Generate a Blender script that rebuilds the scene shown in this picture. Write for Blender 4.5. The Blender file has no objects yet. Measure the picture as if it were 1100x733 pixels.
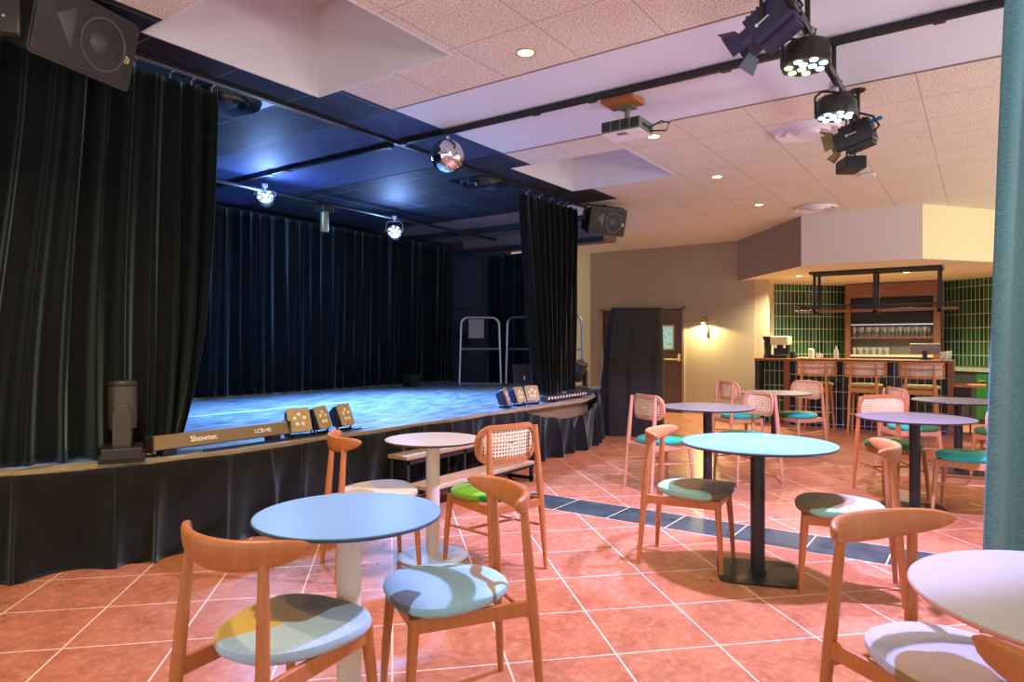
import bpy, math, random
from mathutils import Matrix, Vector
random.seed(7)
sc = bpy.context.scene
COL = sc.collection
PI = math.pi
R = math.radians

# ------------------------------------------------------------------ mesh builder
class MB:
    def __init__(s): s.v = []; s.f = []; s.M = Matrix.Identity(4); s.sm = []
    def add(s, vs, fs, smooth=True):
        o = len(s.v)
        s.v += [tuple(s.M @ Vector(p)) for p in vs]
        s.f += [tuple(o+i for i in f) for f in fs]; s.sm += [smooth]*len(fs); return s
    def box(s, c, d, rz=0, M=None):
        x, y, z = d[0]/2, d[1]/2, d[2]/2
        T = Matrix.Translation(c) @ (M if M else Matrix.Rotation(rz, 4, 'Z'))
        vs = [tuple(T @ Vector((a*x, b*y, e*z))) for e in (-1, 1) for b in (-1, 1) for a in (-1, 1)]
        return s.add(vs, [(0,2,3,1),(4,5,7,6),(0,1,5,4),(2,6,7,3),(0,4,6,2),(1,3,7,5)], False)
    def bx(s, x0, x1, y0, y1, z0, z1): return s.box(((x0+x1)/2,(y0+y1)/2,(z0+z1)/2),(x1-x0,y1-y0,z1-z0))
    def tube(s, pts, rad, n=12, closed=False, ex=1.0):
        P = [Vector(p) for p in pts]; m = len(P)
        if not isinstance(rad, (list, tuple)): rad = [rad]*m
        vs = []; up = None
        for i, p in enumerate(P):
            if closed: t = P[(i+1) % m]-P[i-1]
            else: t = P[min(i+1, m-1)]-P[max(i-1, 0)]
            t.normalize()
            if up is None:
                up = Vector((0,0,1)) if abs(t.z) < .9 else Vector((1,0,0))
            a = up - t*up.dot(t); a.normalize(); b = t.cross(a); up = a
            for k in range(n):
                w = 2*PI*k/n
                vs.append(tuple(p + (a*math.cos(w)*ex + b*math.sin(w))*rad[i]))
        fs = []
        for i in range(m if closed else m-1):
            j = (i+1) % m
            for k in range(n): fs.append((i*n+k, i*n+(k+1) % n, j*n+(k+1) % n, j*n+k))
        if not closed:
            fs.append(tuple(range(n-1, -1, -1))); fs.append(tuple((m-1)*n+k for k in range(n)))
        return s.add(vs, fs)
    def lathe(s, prof, n=32, c=(0,0,0), cap=3):
        vs = []; fs = []; m = len(prof)
        for r, z in prof:
            r = max(r, 1e-4)
            for k in range(n):
                w = 2*PI*k/n; vs.append((c[0]+r*math.cos(w), c[1]+r*math.sin(w), c[2]+z))
        for i in range(m-1):
            for k in range(n): fs.append((i*n+k, i*n+(k+1) % n, (i+1)*n+(k+1) % n, (i+1)*n+k))
        if cap & 1: fs.append(tuple(range(n-1, -1, -1)))
        if cap & 2: fs.append(tuple((m-1)*n+k for k in range(n)))
        return s.add(vs, fs)
    def prism(s, poly, z0, z1):
        n = len(poly)
        vs = [(x, y, z0) for x, y in poly]+[(x, y, z1) for x, y in poly]
        fs = [tuple(range(n-1, -1, -1)), tuple(range(n, 2*n))]+[(i, (i+1) % n, n+(i+1) % n, n+i) for i in range(n)]
        return s.add(vs, fs, False)
    def loops(s, L, cap=True, closed=True):
        n = len(L[0]); vs = [p for l in L for p in l]; fs = []
        for i in range(len(L)-1):
            for k in range(n if closed else n-1):
                fs.append((i*n+k, i*n+(k+1) % n, (i+1)*n+(k+1) % n, (i+1)*n+k))
        if cap: fs.append(tuple(range(n-1, -1, -1))); fs.append(tuple((len(L)-1)*n+k for k in range(n)))
        return s.add(vs, fs)
    def grid(s, fn, nu, nv):
        vs = [fn(i/nu, j/nv) for j in range(nv+1) for i in range(nu+1)]
        w = nu+1
        return s.add(vs, [(j*w+i, j*w+i+1, (j+1)*w+i+1, (j+1)*w+i) for j in range(nv) for i in range(nu)])
    def build(s, name, mat, parent=None, bevel=0, seg=2, solid=0, loc=None, rz=None, ang=40):
        me = bpy.data.meshes.new(name); me.from_pydata(s.v, [], s.f); me.update()
        import bmesh
        bm = bmesh.new(); bm.from_mesh(me); bmesh.ops.recalc_face_normals(bm, faces=bm.faces); bm.to_mesh(me); bm.free()
        me.polygons.foreach_set('use_smooth', [True]*len(me.polygons))
        me.set_sharp_from_angle(angle=R(ang))
        for m in (mat if isinstance(mat, (list, tuple)) else [mat]): me.materials.append(m)
        o = bpy.data.objects.new(name, me); COL.objects.link(o)
        if parent: o.parent = parent
        if loc: o.location = loc
        if rz is not None: o.rotation_euler = (0,0,rz)
        if solid:
            md = o.modifiers.new('thick', 'SOLIDIFY'); md.thickness = solid; md.offset = 0
        if bevel:
            md = o.modifiers.new('bev', 'BEVEL'); md.width = bevel; md.segments = seg; md.limit_method = 'ANGLE'; md.angle_limit = R(40)
            md.harden_normals = True
        return o

def thing(name, label, cat, loc=(0,0,0), rz=0, group=None):
    o = bpy.data.objects.new(name, None); COL.objects.link(o); o.empty_display_size = .1
    o.location = loc; o.rotation_euler = (0,0,rz)
    return tag(o, label, cat, group)
def tag(o, label, cat, group=None, kind=None):
    o['label'] = label; o['category'] = cat
    if group: o['group'] = group
    if kind: o['kind'] = kind
    return o
def struct(o, label=None):
    o['kind'] = 'structure'
    if label: o['label'] = label
    return o
def copy_tree(o, parent=None):
    c = o.copy(); COL.objects.link(c)
    if parent: c.parent = parent
    for ch in list(o.children): copy_tree(ch, c)
    return c
def dup(root, label, loc, rz, group=None):
    r = copy_tree(root); r.location = loc; r.rotation_euler = (0,0,rz); r['label'] = label
    if group: r['group'] = group
    return r
def setmat(root, part, mat):
    for ch in root.children:
        if ch.name.split('.')[0] == part:
            ch.material_slots[0].link = 'OBJECT'; ch.material_slots[0].material = mat
    return root

# ------------------------------------------------------------------ materials
class NT:
    def __init__(s, name):
        s.m = bpy.data.materials.new(name); s.m.use_nodes = True; s.t = s.m.node_tree
        s.b = s.t.nodes['Principled BSDF']
    def n(s, typ, **k):
        nd = s.t.nodes.new(typ)
        for a, v in k.items():
            if a == 'inp':
                for kk, vv in v.items():
                    if hasattr(vv, 'is_linked') or isinstance(vv, bpy.types.NodeSocket): s.t.links.new(vv, nd.inputs[kk])
                    else: nd.inputs[kk].default_value = vv
            else: setattr(nd, a, v)
        return nd
    def math(s, op, a, b=None, c=None):
        nd = s.t.nodes.new('ShaderNodeMath'); nd.operation = op
        for i, v in enumerate((a, b, c)):
            if v is None: continue
            if isinstance(v, bpy.types.NodeSocket): s.t.links.new(v, nd.inputs[i])
            else: nd.inputs[i].default_value = v
        return nd.outputs[0]
    def mix(s, f, a, b):
        nd = s.t.nodes.new('ShaderNodeMix'); nd.data_type = 'RGBA'
        for i, v in ((0, f), (6, a), (7, b)):
            if isinstance(v, bpy.types.NodeSocket): s.t.links.new(v, nd.inputs[i])
            elif i == 0: nd.inputs[0].default_value = v
            else: nd.inputs[i].default_value = (*v, 1) if len(v) == 3 else v
        return nd.outputs[2]
    def set(s, **k):
        for a, v in k.items():
            a = a.replace('_', ' ')
            if isinstance(v, bpy.types.NodeSocket): s.t.links.new(v, s.b.inputs[a])
            else: s.b.inputs[a].default_value = (*v, 1) if isinstance(v, tuple) and len(v) == 3 else v
        return s.m
    def coord(s): 
        tc = s.n('ShaderNodeTexCoord'); sp = s.n('ShaderNodeSeparateXYZ', inp={0: tc.outputs['Object']}); return tc.outputs['Object'], sp.outputs[0], sp.outputs[1], sp.outputs[2]
    def noise(s, vec, scale, detail=3, rough=.5):
        return s.n('ShaderNodeTexNoise', inp={'Vector': vec, 'Scale': scale, 'Detail': detail, 'Roughness': rough}).outputs['Fac']
    def ramp(s, f, stops, interp='LINEAR'):
        nd = s.n('ShaderNodeValToRGB', inp={0: f}); e = nd.color_ramp; e.interpolation = interp
        while len(e.elements) < len(stops): e.elements.new(.5)
        for el, (p, c) in zip(e.elements, stops): el.position = p; el.color = (*c, 1)
        return nd.outputs[0]
    def bump(s, h, st=.2, dist=.01):
        nd = s.n('ShaderNodeBump', inp={'Height': h, 'Strength': st, 'Distance': dist}); s.t.links.new(nd.outputs[0], s.b.inputs['Normal'])
    def line(s, x, x0, pitch, w):   # 1 on a line of half width w
        f = s.math('FRACT', s.math('DIVIDE', s.math('SUBTRACT', x, x0-pitch/2), pitch))
        d = s.math('MULTIPLY', s.math('ABSOLUTE', s.math('SUBTRACT', f, .5)), pitch)
        return s.n('ShaderNodeMapRange', inp={0: d, 1: w*.6, 2: w*1.3, 3: 1., 4: 0.}).outputs[0]

def srgb(r, g, b):
    f = lambda c: (c/255/12.92) if c/255 <= .04045 else ((c/255+.055)/1.055)**2.4
    return (f(r), f(g), f(b))
def plain(name, c, rough=.5, metal=0, noise=0, nscale=40, sheen=0, bump=0, spec=None, coat=0):
    t = NT(name); co, x, y, z = t.coord()
    if noise:
        nz = t.noise(co, nscale, 4)
        t.set(Base_Color=t.mix(nz, tuple(max(0, k*(1-noise)) for k in c), tuple(min(1, k*(1+noise)) for k in c)))
        if bump: t.bump(nz, bump, .004)
    else: t.set(Base_Color=c)
    t.set(Roughness=rough, Metallic=metal)
    if sheen: t.set(Sheen_Weight=sheen, Sheen_Roughness=.42, Sheen_Tint=(.55,.9,.95))
    if spec is not None: t.b.inputs['Specular IOR Level'].default_value = spec
    if coat: t.set(Coat_Weight=coat)
    return t.m
def emit(name, c, st):
    t = NT(name); t.set(Base_Color=(0,0,0), Emission_Color=c, Emission_Strength=st); return t.m
def wood(name, c1, c2, rough=.38, sc_=(3, 3, 30), axis='Z'):
    t = NT(name); co, x, y, z = t.coord()
    mp = t.n('ShaderNodeMapping', inp={0: co}); mp.inputs['Scale'].default_value = {'Z': (30,30,3), 'X': (3,30,30), 'Y': (30,3,30)}[axis]
    nz = t.noise(mp.outputs[0], 1.6, 5, .6)
    t.set(Base_Color=t.ramp(nz, [(.3, c1), (.7, c2)]), Roughness=rough)
    return t.m
def fabric(name, base, blobs, weave=.25):
    """upholstery: a base cloth with sewn-in colour patches at fixed spots of the seat"""
    t = NT(name); co, x, y, z = t.coord()
    wob = t.n('ShaderNodeTexNoise', inp={'Vector': co, 'Scale': 7., 'Detail': 1.})
    vm = t.n('ShaderNodeVectorMath', operation='MULTIPLY_ADD', inp={0: wob.outputs['Color'], 1: (.1,.1,0), 2: co})
    sp = t.n('ShaderNodeSeparateXYZ', inp={0: vm.outputs[0]})
    col = None
    for (bx_, by_, br, sx, c) in blobs:
        dx = t.math('MULTIPLY', t.math('SUBTRACT', sp.outputs[0], bx_+.05), sx); dy = t.math('SUBTRACT', sp.outputs[1], by_+.05)
        d = t.math('SQRT', t.math('ADD', t.math('MULTIPLY', dx, dx), t.math('MULTIPLY', dy, dy)))
        f = t.n('ShaderNodeMapRange', inp={0: d, 1: br-.004, 2: br+.004, 3: 1., 4: 0.}).outputs[0]
        col = t.mix(f, col if col is not None else base, c)
    nz = t.noise(co, 420, 2)
    col = t.mix(t.n('ShaderNodeMapRange', inp={0: nz, 1: .42, 2: .62, 3: 0., 4: weave*1.3}).outputs[0], col if col is not None else base, (0.03,0.03,0.03))
    t.set(Base_Color=col, Roughness=.85, Sheen_Weight=.15); t.bump(nz, .25, .002)
    return t.m

def floor_mat():
    t = NT('terracotta_tiles'); co, x, y, z = t.coord()
    p = t.math('MULTIPLY', t.math('ADD', x, y), .70710678); q = t.math('MULTIPLY', t.math('SUBTRACT', x, y), .70710678)
    pit = .4775
    g = t.math('MAXIMUM', t.line(p, 3.275, pit, .0042), t.line(q, .957, pit, .0042))
    ip = t.math('FLOOR', t.math('DIVIDE', t.math('SUBTRACT', p, 3.275), pit)); iq = t.math('FLOOR', t.math('DIVIDE', t.math('SUBTRACT', q, .957), pit))
    cv = t.n('ShaderNodeCombineXYZ', inp={0: ip, 1: iq})
    wn = t.n('ShaderNodeTexWhiteNoise', noise_dimensions='2D', inp={0: cv.outputs[0]}).outputs[0]
    nz = t.noise(co, 5, 6, .65); fine = t.noise(co, 60, 4, .7)
    c = t.ramp(nz, [(.3, FLOOR[0]), (.72, FLOOR[1])])
    c = t.mix(t.math('MULTIPLY', wn, .28), c, FLOOR[2])
    c = t.mix(t.n('ShaderNodeMapRange', inp={0: t.noise(co, 22, 8, .75), 1: .48, 2: .68, 3: 0., 4: .4}).outputs[0], c, FLOOR[3])
    # dark inset band
    inb = t.math('MULTIPLY', t.math('GREATER_THAN', x, 4.658), t.math('LESS_THAN', x, 5.088))
    bc = t.ramp(nz, [(.3, srgb(36,54,54)), (.7, srgb(66,86,82))])
    c = t.mix(inb, c, bc)
    gb = t.math('MAXIMUM', t.line(y, 2.372, .4725, .004), t.math('MAXIMUM', t.line(x, 4.658, 50, .004), t.line(x, 5.088, 50, .004)))
    inb2 = t.math('MULTIPLY', t.math('GREATER_THAN', x, 4.65), t.math('LESS_THAN', x, 5.095))
    g = t.math('ADD', t.math('MULTIPLY', g, t.math('SUBTRACT', 1., inb2)), t.math('MULTIPLY', gb, inb2))
    c = t.mix(g, c, FLOOR[4])
    t.set(Base_Color=c, Roughness=t.math('ADD', .2, t.math('MULTIPLY', nz, .2)))
    t.b.inputs['Specular IOR Level'].default_value = .4
    t.bump(t.math('SUBTRACT', 1., g), .2, .003)
    return t.m
FLOOR = [srgb(152,94,64), srgb(190,126,88), srgb(172,98,72), srgb(222,174,144), srgb(222,206,184)]

def ceil_mat(name, x0, dark=False):
    t = NT(name); co, x, y, z = t.coord()
    g = t.math('MAXIMUM', t.line(y, .38, .587, .004), t.line(x, x0, .587, .004))
    if dark:
        t.set(Base_Color=t.mix(g, srgb(25,29,42), srgb(110,115,130)), Roughness=.65)
        return t.m
    n1 = t.noise(co, 85, 3, .8); n2 = t.noise(co, 3, 3)
    sp = t.n('ShaderNodeMapRange', inp={0: n1, 1: .5, 2: .6, 3: 0., 4: .72}).outputs[0]
    c = t.mix(n2, srgb(242,238,220), srgb(232,224,202))
    c = t.mix(sp, c, srgb(138,122,104)); c = t.mix(t.math('MULTIPLY', g, .6), c, srgb(150,122,108))
    t.set(Base_Color=c, Roughness=.9); t.bump(n1, .4, .004)
    return t.m
def tile_mat(name, c1, c2, grout, pw, ph, axis, off=(0, 0), rough=.12):
    """upright glazed tiles; axis = object axis running along the wall"""
    t = NT(name); co, x, y, z = t.coord(); a = {'x': x, 'y': y}[axis]
    g = t.math('MAXIMUM', t.line(a, off[0], pw, .004), t.line(z, off[1], ph, .004))
    ia = t.math('FLOOR', t.math('DIVIDE', t.math('SUBTRACT', a, off[0]), pw)); iz = t.math('FLOOR', t.math('DIVIDE', t.math('SUBTRACT', z, off[1]), ph))
    cv = t.n('ShaderNodeCombineXYZ', inp={0: ia, 1: iz})
    wn = t.n('ShaderNodeTexWhiteNoise', noise_dimensions='2D', inp={0: cv.outputs[0]}).outputs[0]
    c = t.mix(wn, c1, c2); c = t.mix(g, c, grout)
    t.set(Base_Color=c, Roughness=t.math('ADD', rough, t.math('MULTIPLY', g, .5))); return t.m
def cane_mat(name, c):
    t = NT(name); co, x, y, z = t.coord(); P = .021
    def cell(v): return t.math('SUBTRACT', t.math('FRACT', t.math('DIVIDE', v, P)), .5)
    a, b = cell(y), cell(z)
    d = t.math('SQRT', t.math('ADD', t.math('MULTIPLY', a, a), t.math('MULTIPLY', b, b)))
    hole = t.math('LESS_THAN', d, .27)
    t.set(Base_Color=c, Roughness=.55, Alpha=t.math('SUBTRACT', 1., hole))
    return t.m
def terrazzo(name, base, dots, dcol):
    t = NT(name); co, x, y, z = t.coord()
    nz = t.noise(co, 110, 3, .8); sp = t.n('ShaderNodeMapRange', inp={0: nz, 1: .62, 2: .68, 3: 0., 4: dots}).outputs[0]
    n2 = t.noise(co, 6, 3)
    c = t.mix(n2, tuple(k*.94 for k in base), base)
    t.set(Base_Color=t.mix(sp, c, dcol), Roughness=.35); return t.m

M = {}
M['floor'] = floor_mat()
M['ceil_near'] = ceil_mat('acoustic_ceiling_near', 3.86); M['ceil_far'] = ceil_mat('acoustic_ceiling_far', 5.38)
M['ceil_black'] = ceil_mat('black_ceiling', 3.86, True)
M['white'] = plain('white_paint', srgb(222,234,242), .6, noise=.02, nscale=3)
M['well'] = plain('skylight_white', srgb(228,226,226), .6)
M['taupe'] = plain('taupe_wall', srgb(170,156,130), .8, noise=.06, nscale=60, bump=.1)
M['taupe_dark'] = plain('dark_taupe_and_shade', srgb(146,128,114), .75)
M['lilac'] = plain('lilac_grey_fascia', srgb(224,214,208), .75)
M['cream'] = plain('cream_paint_and_light', srgb(240,228,176), .7)
M['sand'] = plain('sand_paint', srgb(196,170,138), .75)
M['velvet'] = plain('black_velvet', srgb(9,10,12), .85, noise=.25, nscale=8, sheen=.6, spec=.15)
M['velvet_g'] = plain('black_green_velvet', srgb(9,12,13), .8, noise=.3, nscale=6, sheen=.5, spec=.15)
M['skirt'] = plain('black_molton', srgb(24,23,22), .9, noise=.6, nscale=9, sheen=.4, spec=.2, bump=.5)
M['black'] = plain('black_metal', srgb(24,24,27), .4, noise=.05)
M['blackm'] = plain('black_matt', srgb(30,30,32), .7)
M['stand'] = plain('table_black', srgb(34,33,33), .35)
M['grill'] = plain('speaker_grill', srgb(44,43,40), .6, noise=.3, nscale=300)
M['cone'] = plain('speaker_cone', srgb(66,64,60), .4)
M['dkplastic'] = plain('dark_plastic', srgb(38,37,36), .45, noise=.05)
M['brownface'] = plain('led_face', srgb(176,158,110), .4)
M['brownbar'] = plain('led_bar', srgb(124,108,78), .5)
M['brownhead'] = plain('fixture_shell', srgb(62,56,46), .35)
M['blue_black'] = plain('navy_metal', srgb(36,44,80), .4)
M['chrome'] = plain('chrome', (.75,.76,.78), .2, 1)
M['steel'] = plain('galvanised', (.6,.62,.66), .35, 1)
M['wood'] = wood('beech', srgb(170,104,56), srgb(186,118,66))
M['wood_lit'] = wood('lit_beech', srgb(190,138,100), srgb(206,154,116))  # same beech, with the pinkish light on the back chairs put into its colour
M['wood_w'] = wood('walnut', srgb(112,66,38), srgb(146,90,54), axis='Y')
M['wood_h'] = wood('oak', srgb(182,116,58), srgb(206,146,84))
M['ply'] = wood('plywood', srgb(150,126,90), srgb(186,160,120), .6, axis='X')
M['cane'] = cane_mat('cane', srgb(232,206,156)); M['cane_w'] = cane_mat('pale_cane', srgb(232,214,204))
M['greentile'] = tile_mat('green_tile', srgb(22,44,30), srgb(44,72,46), srgb(200,208,176), .08, .245, 'y', (0, 1.12))
M['greentile_x'] = tile_mat('green_tile_side', srgb(24,58,36), srgb(56,96,56), srgb(214,222,190), .08, .245, 'x', (0, 1.12))
M['blacktile'] = tile_mat('black_tile', srgb(16,19,26), srgb(30,36,44), srgb(176,184,196), .1, .26, 'y', (0, .05))
M['glass'] = NT('glass').set(Base_Color=(.93,.95,.92), Roughness=.08, Transmission_Weight=.72, IOR=1.4)
M['paper'] = plain('paper', srgb(236,232,222), .7)
M['bluecloth'] = None
M['mirror'] = plain('mirror', (.86,.86,.87), .06, 1)
M['t_blue'] = terrazzo('top_blue', srgb(120,164,194), .12, srgb(110,150,185))
M['t_cream'] = terrazzo('top_cream', srgb(186,178,150), .12, srgb(150,140,115))
M['t_aqua'] = terrazzo('top_aqua', srgb(86,140,148), .14, srgb(100,160,170))
M['t_grey'] = terrazzo('top_grey', srgb(134,140,146), .3, srgb(130,126,140))
M['t_white'] = terrazzo('top_white', srgb(186,190,194), .9, srgb(112,100,104))
M['rim_b'] = plain('rim_navy', srgb(48,78,112), .4); M['rim_k'] = plain('rim_black', srgb(58,52,50), .45); M['rim_w'] = plain('rim_rose', srgb(206,150,142), .45)
M['pole_w'] = plain('pole_white', srgb(226,216,198), .35); M['base_w'] = plain('base_white', srgb(206,214,224), .4)
M['wire'] = plain('cable_black', srgb(16,16,18), .5)
M['warm'] = emit('warm_lamp', (1., .72, .35), 14)
M['ledw'] = emit('led_blue_white', (.5, .7, 1.), 12)
M['ledm'] = emit('led_mixed', (.5, .8, 1.), 9); M['ledg'] = emit('led_green', (.45, 1., .25), 8)
M['yell'] = plain('gold_foil', srgb(196,168,84), .35, .6)

# ------------------------------------------------------------------ camera frame
H = 1.35; YAW = R(34.9)
cam = bpy.data.cameras.new('camera'); co_ = bpy.data.objects.new('camera', cam); COL.objects.link(co_)
cam.sensor_width = 36; cam.lens = 725/1100*36; cam.shift_y = 1.5/1100; cam.clip_start = .05
co_.location = (0,0,H); co_.rotation_euler = (PI/2, 0, YAW-PI/2); sc.camera = co_

CZ = 3.2
# ------------------------------------------------------------------ room shell
struct(MB().bx(-4,16.5,-6,9.5,-.1,0).build('floor', M['floor']))
def panel(name, rects, mat, z0=CZ, z1=CZ+.08):
    m = MB()
    for a in rects: m.bx(*a, z0, z1)
    return struct(m.build(name, mat))
S1 = (2.04, 3.33, 2.81, 4.10); S2 = (5.88, 7.18, 2.80, 4.10)
panel('ceiling', [(-4,2.04,-6,3.85),(2.04,3.33,-6,2.81),(3.33,3.86,-6,3.85)], M['ceil_near'])
panel('ceiling.001', [(3.86,5.38,-6,3.85)], M['white'], CZ+.004)
panel('ceiling.002', [(5.38,5.88,-6,3.85),(5.88,7.18,-6,2.80),(7.18,7.9,-6,3.85),(7.9,16.5,-6,4.9),(10.0,16.5,4.9,9.5)], M['ceil_far'])
panel('ceiling.007', [(7.9,10.0,4.9,9.5)], plain('dim_board', srgb(120,100,96), .9, noise=.4, nscale=80))  # dim light over the wing put into a darker board colour
panel('ceiling.003', [(-4,2.04,3.85,9.5),(2.04,3.33,4.1,9.5),(3.33,3.86,3.85,9.5),(5.38,5.88,3.85,9.5),(5.88,7.18,4.1,9.5),(7.18,7.9,3.85,9.5)], M['ceil_black'])
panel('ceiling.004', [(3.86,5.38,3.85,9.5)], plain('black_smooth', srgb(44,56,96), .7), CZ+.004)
for i, (x0, x1, y0, y1) in enumerate((S1, S2)):
    w = MB(); t = .012; zt = CZ+.68
    w.bx(x0-t,x0+.002,y0-t,y1+t,CZ-.003,zt).bx(x1-.002,x1+t,y0-t,y1+t,CZ-.003,zt).bx(x0,x1,y0-t,y0+.002,CZ-.003,zt).bx(x0,x1,y1-.002,y1+t,CZ-.003,zt)
    w.bx(x0-t,x1+t,y0-t,y1+t,zt,zt+.04)
    struct(w.build('trim_%d' % (i+1), M['well']))
# thin shadow gaps of the white ceiling band and slim trim beside it
g = MB(); g.bx(3.852,3.866,-6,3.85,CZ-.004,CZ+.006); g.bx(5.374,5.386,-6,3.85,CZ-.004,CZ+.006); g.bx(4.645,4.655,-6,3.84,CZ-.002,CZ+.006)
struct(g.build('trim_3', M['taupe_dark']))
struct(MB().bx(4.53,4.635,-6,3.8,CZ-.012,CZ+.004).build('trim_4', M['white']))

# back wall with the double door
XB = 12.45
w = MB()
w.bx(XB,XB+.2,3.36,4.66,0,CZ).bx(XB,XB+.2,4.66,6.45,2.03,CZ).bx(XB,XB+.2,6.45,6.7,0,CZ)
struct(w.build('wall_back', M['taupe']))
struct(MB().bx(XB+.25,XB+.4,6.6,9.5,0,CZ).build('wall_back_recess', M['cream']))
struct(MB().bx(XB-.05,XB,4.655,4.70,0,2.03).bx(XB-.05,XB,6.40,6.45,0,2.03).bx(XB-.05,XB,4.655,6.45,2.0,2.05).build('trim_5', plain('door_frame', srgb(156,138,116), .5)))
# doors
struct(MB().bx(XB+.12,XB+.16,4.6,6.5,0,2.1).build('door_light_block', M['blackm']))  # unseen dark backing, added to stop light leaking round the leaves
dm = plain('door_brown', srgb(112,92,74), .5)
def doorleaf(n, y0, y1):
    d = thing('door_%d' % n, 'brown door leaf', 'door', (XB+.03, y0, 0)); del d['category']; d['kind'] = 'structure'; del d['label']
    return d
d1 = doorleaf(1, 4.71, 5.54); L_ = .83
m = MB(); yw0, yw1, z0, z1 = .20, .46, 1.23, 1.66
m.bx(0,.045,0,L_,0.01,z0).bx(0,.045,0,L_,z1,1.99).bx(0,.045,0,yw0,z0,z1).bx(0,.045,yw1,L_,z0,z1); lf = m.build('leaf', dm, d1)
MB().bx(-.015,.0,yw0-.03,yw1+.03,z0-.03,z0).bx(-.015,0,yw0-.03,yw1+.03,z1,z1+.03).bx(-.015,0,yw0-.03,yw0,z0,z1).bx(-.015,0,yw1,yw1+.03,z0,z1).build('window_frame', plain('win_frame', srgb(200,186,150), .5), lf)
pg = NT('glowing_notice'); cc, x_, y_, z_ = pg.coord()
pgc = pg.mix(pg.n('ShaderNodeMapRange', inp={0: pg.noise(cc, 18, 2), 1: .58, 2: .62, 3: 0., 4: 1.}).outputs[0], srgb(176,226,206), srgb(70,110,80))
pg.set(Base_Color=pgc, Roughness=.4, Emission_Color=srgb(170,226,206), Emission_Strength=.35)  # faint greenish glow added to the paper, which is no lamp
MB().bx(.01,.02,yw0,yw1,z0,z1).build('window_pane', pg.m, lf)
b = MB(); b.tube([(-.06,.06,1.02),(-.06,.72,1.02)], .016).bx(-.075,0,.03,.08,.99,1.13).bx(-.075,0,.70,.75,.99,1.06); b.build('push_bar', plain('bar_cream', srgb(222,200,150), .4), lf)
d2 = doorleaf(2, 5.56, 6.39); MB().bx(0,.045,0,.83,.01,1.99).build('leaf', dm, d2)
c_ = MB(); c_.bx(-.06,0,.05,.32,1.90,1.96); c_.tube([(-.07,.1,1.965),(-.12,.3,1.975)], .008); c_.build('door_closer', M['chrome'], d2, .004)

# bar bay: soffit, side wall, tiled walls
soff = [(12.5,3.70),(10.53,2.17),(10.53,.67),(11.6,-.145),(13.2,-1.36),(16.4,-1.36),(16.4,4.6),(12.65,4.6),(12.65,3.7)]
struct(MB().prism(soff, 2.475, CZ).build('ceiling.005', plain('bar_ceiling', srgb(232,222,190), .7)))
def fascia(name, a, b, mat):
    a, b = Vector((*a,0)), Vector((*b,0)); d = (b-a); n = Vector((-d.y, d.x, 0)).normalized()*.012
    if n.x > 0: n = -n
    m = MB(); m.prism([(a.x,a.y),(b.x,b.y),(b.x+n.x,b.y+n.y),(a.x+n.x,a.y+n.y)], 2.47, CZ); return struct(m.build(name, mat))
fascia('trim_6', (12.45,3.66), (10.53,2.17), M['taupe_dark']); fascia('trim_7', (10.53,2.18), (10.53,.67), M['lilac']); fascia('trim_8', (10.53,.67), (13.2,-1.36), M['cream'])  # shade on the left face, yellow light on the right put into colour
struct(MB().bx(XB+.01,XB+.21,3.16,3.36,0,2.475).build('wall_bar_corner', M['sand']))
struct(MB().bx(XB+.2,13.6,3.3,3.5,0,2.475).build('wall_bar_left', plain('pale_lime_paint', srgb(222,216,166), .7)))
def slab(name, a, b, z0, z1, mat, th=.12):
    a, b = Vector(a), Vector(b); L = (b-a).length; o = MB().bx(0, L, 0, th, z0, z1).build(name, mat)
    o.location = (a.x, a.y, 0); o.rotation_euler = (0,0,math.atan2(b.y-a.y, b.x-a.x)); return struct(o)
slab('wall_bar_tiled', (14.80,2.2), (13.4,3.45), 0, 2.475, M['greentile_x'], -.12)
slab('wall_bar_back', (14.82,.45), (14.82,2.3), 0, 2.475, M['taupe_dark'], -.12)
slab('wall_bar_right', (13.7,-.75), (14.85,.62), 0, 2.475, M['greentile_x'], -.12)
slab('wall_bar_far', (13.0,-1.6), (13.8,-.65), 0, 2.475, M['greentile_x'], -.12)

# stage shell
struct(MB().bx(-.6,-.45,4.6,9.5,0,CZ).build('added_stage_side_left', M['blackm']))  # unseen black side, added to keep the stage dark
struct(MB().bx(-.6,10.3,8.45,8.6,0,CZ).build('wall_stage_back', M['blackm']))
gw = plain('grey_wing_paint', srgb(66,66,68), .6)
struct(MB().bx(10.0,10.15,7.1,8.6,.0,CZ).build('wall_wing', gw))
struct(MB().bx(9.985,10.0,7.45,8.3,1.98,1.995).bx(9.985,10.0,7.62,7.635,1.985,3.1).build('trim_9', M['blackm']))
struct(MB().bx(9.55,10.0,4.9,7.75,2.98,CZ).build('ceiling.006', bpy.data.materials['dim_board']))
struct(MB().bx(8.62,8.72,4.6,8.4,CZ-.08,CZ).bx(9.5,9.55,4.9,7.9,2.94,3.02).build('trim_10', M['blackm']))
SZ = .62
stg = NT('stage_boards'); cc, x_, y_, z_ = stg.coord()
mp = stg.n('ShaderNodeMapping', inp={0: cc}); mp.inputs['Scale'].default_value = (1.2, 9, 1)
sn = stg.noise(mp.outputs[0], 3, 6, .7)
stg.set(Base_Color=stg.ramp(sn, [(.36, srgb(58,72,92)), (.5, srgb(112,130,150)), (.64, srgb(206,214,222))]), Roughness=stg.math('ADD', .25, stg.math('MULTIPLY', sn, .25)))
stage = thing('stage', 'low stage with worn blue-grey boards under the black curtains', 'stage')
edge = [(-.4,5.0),(1.2,4.62),(1.75,4.40),(2.05,4.30),(2.3,4.20),(2.6,4.17),(7.6,4.17),(8.3,4.40),(8.62,4.60),(8.9,4.95),(9.9,5.0)]
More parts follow.
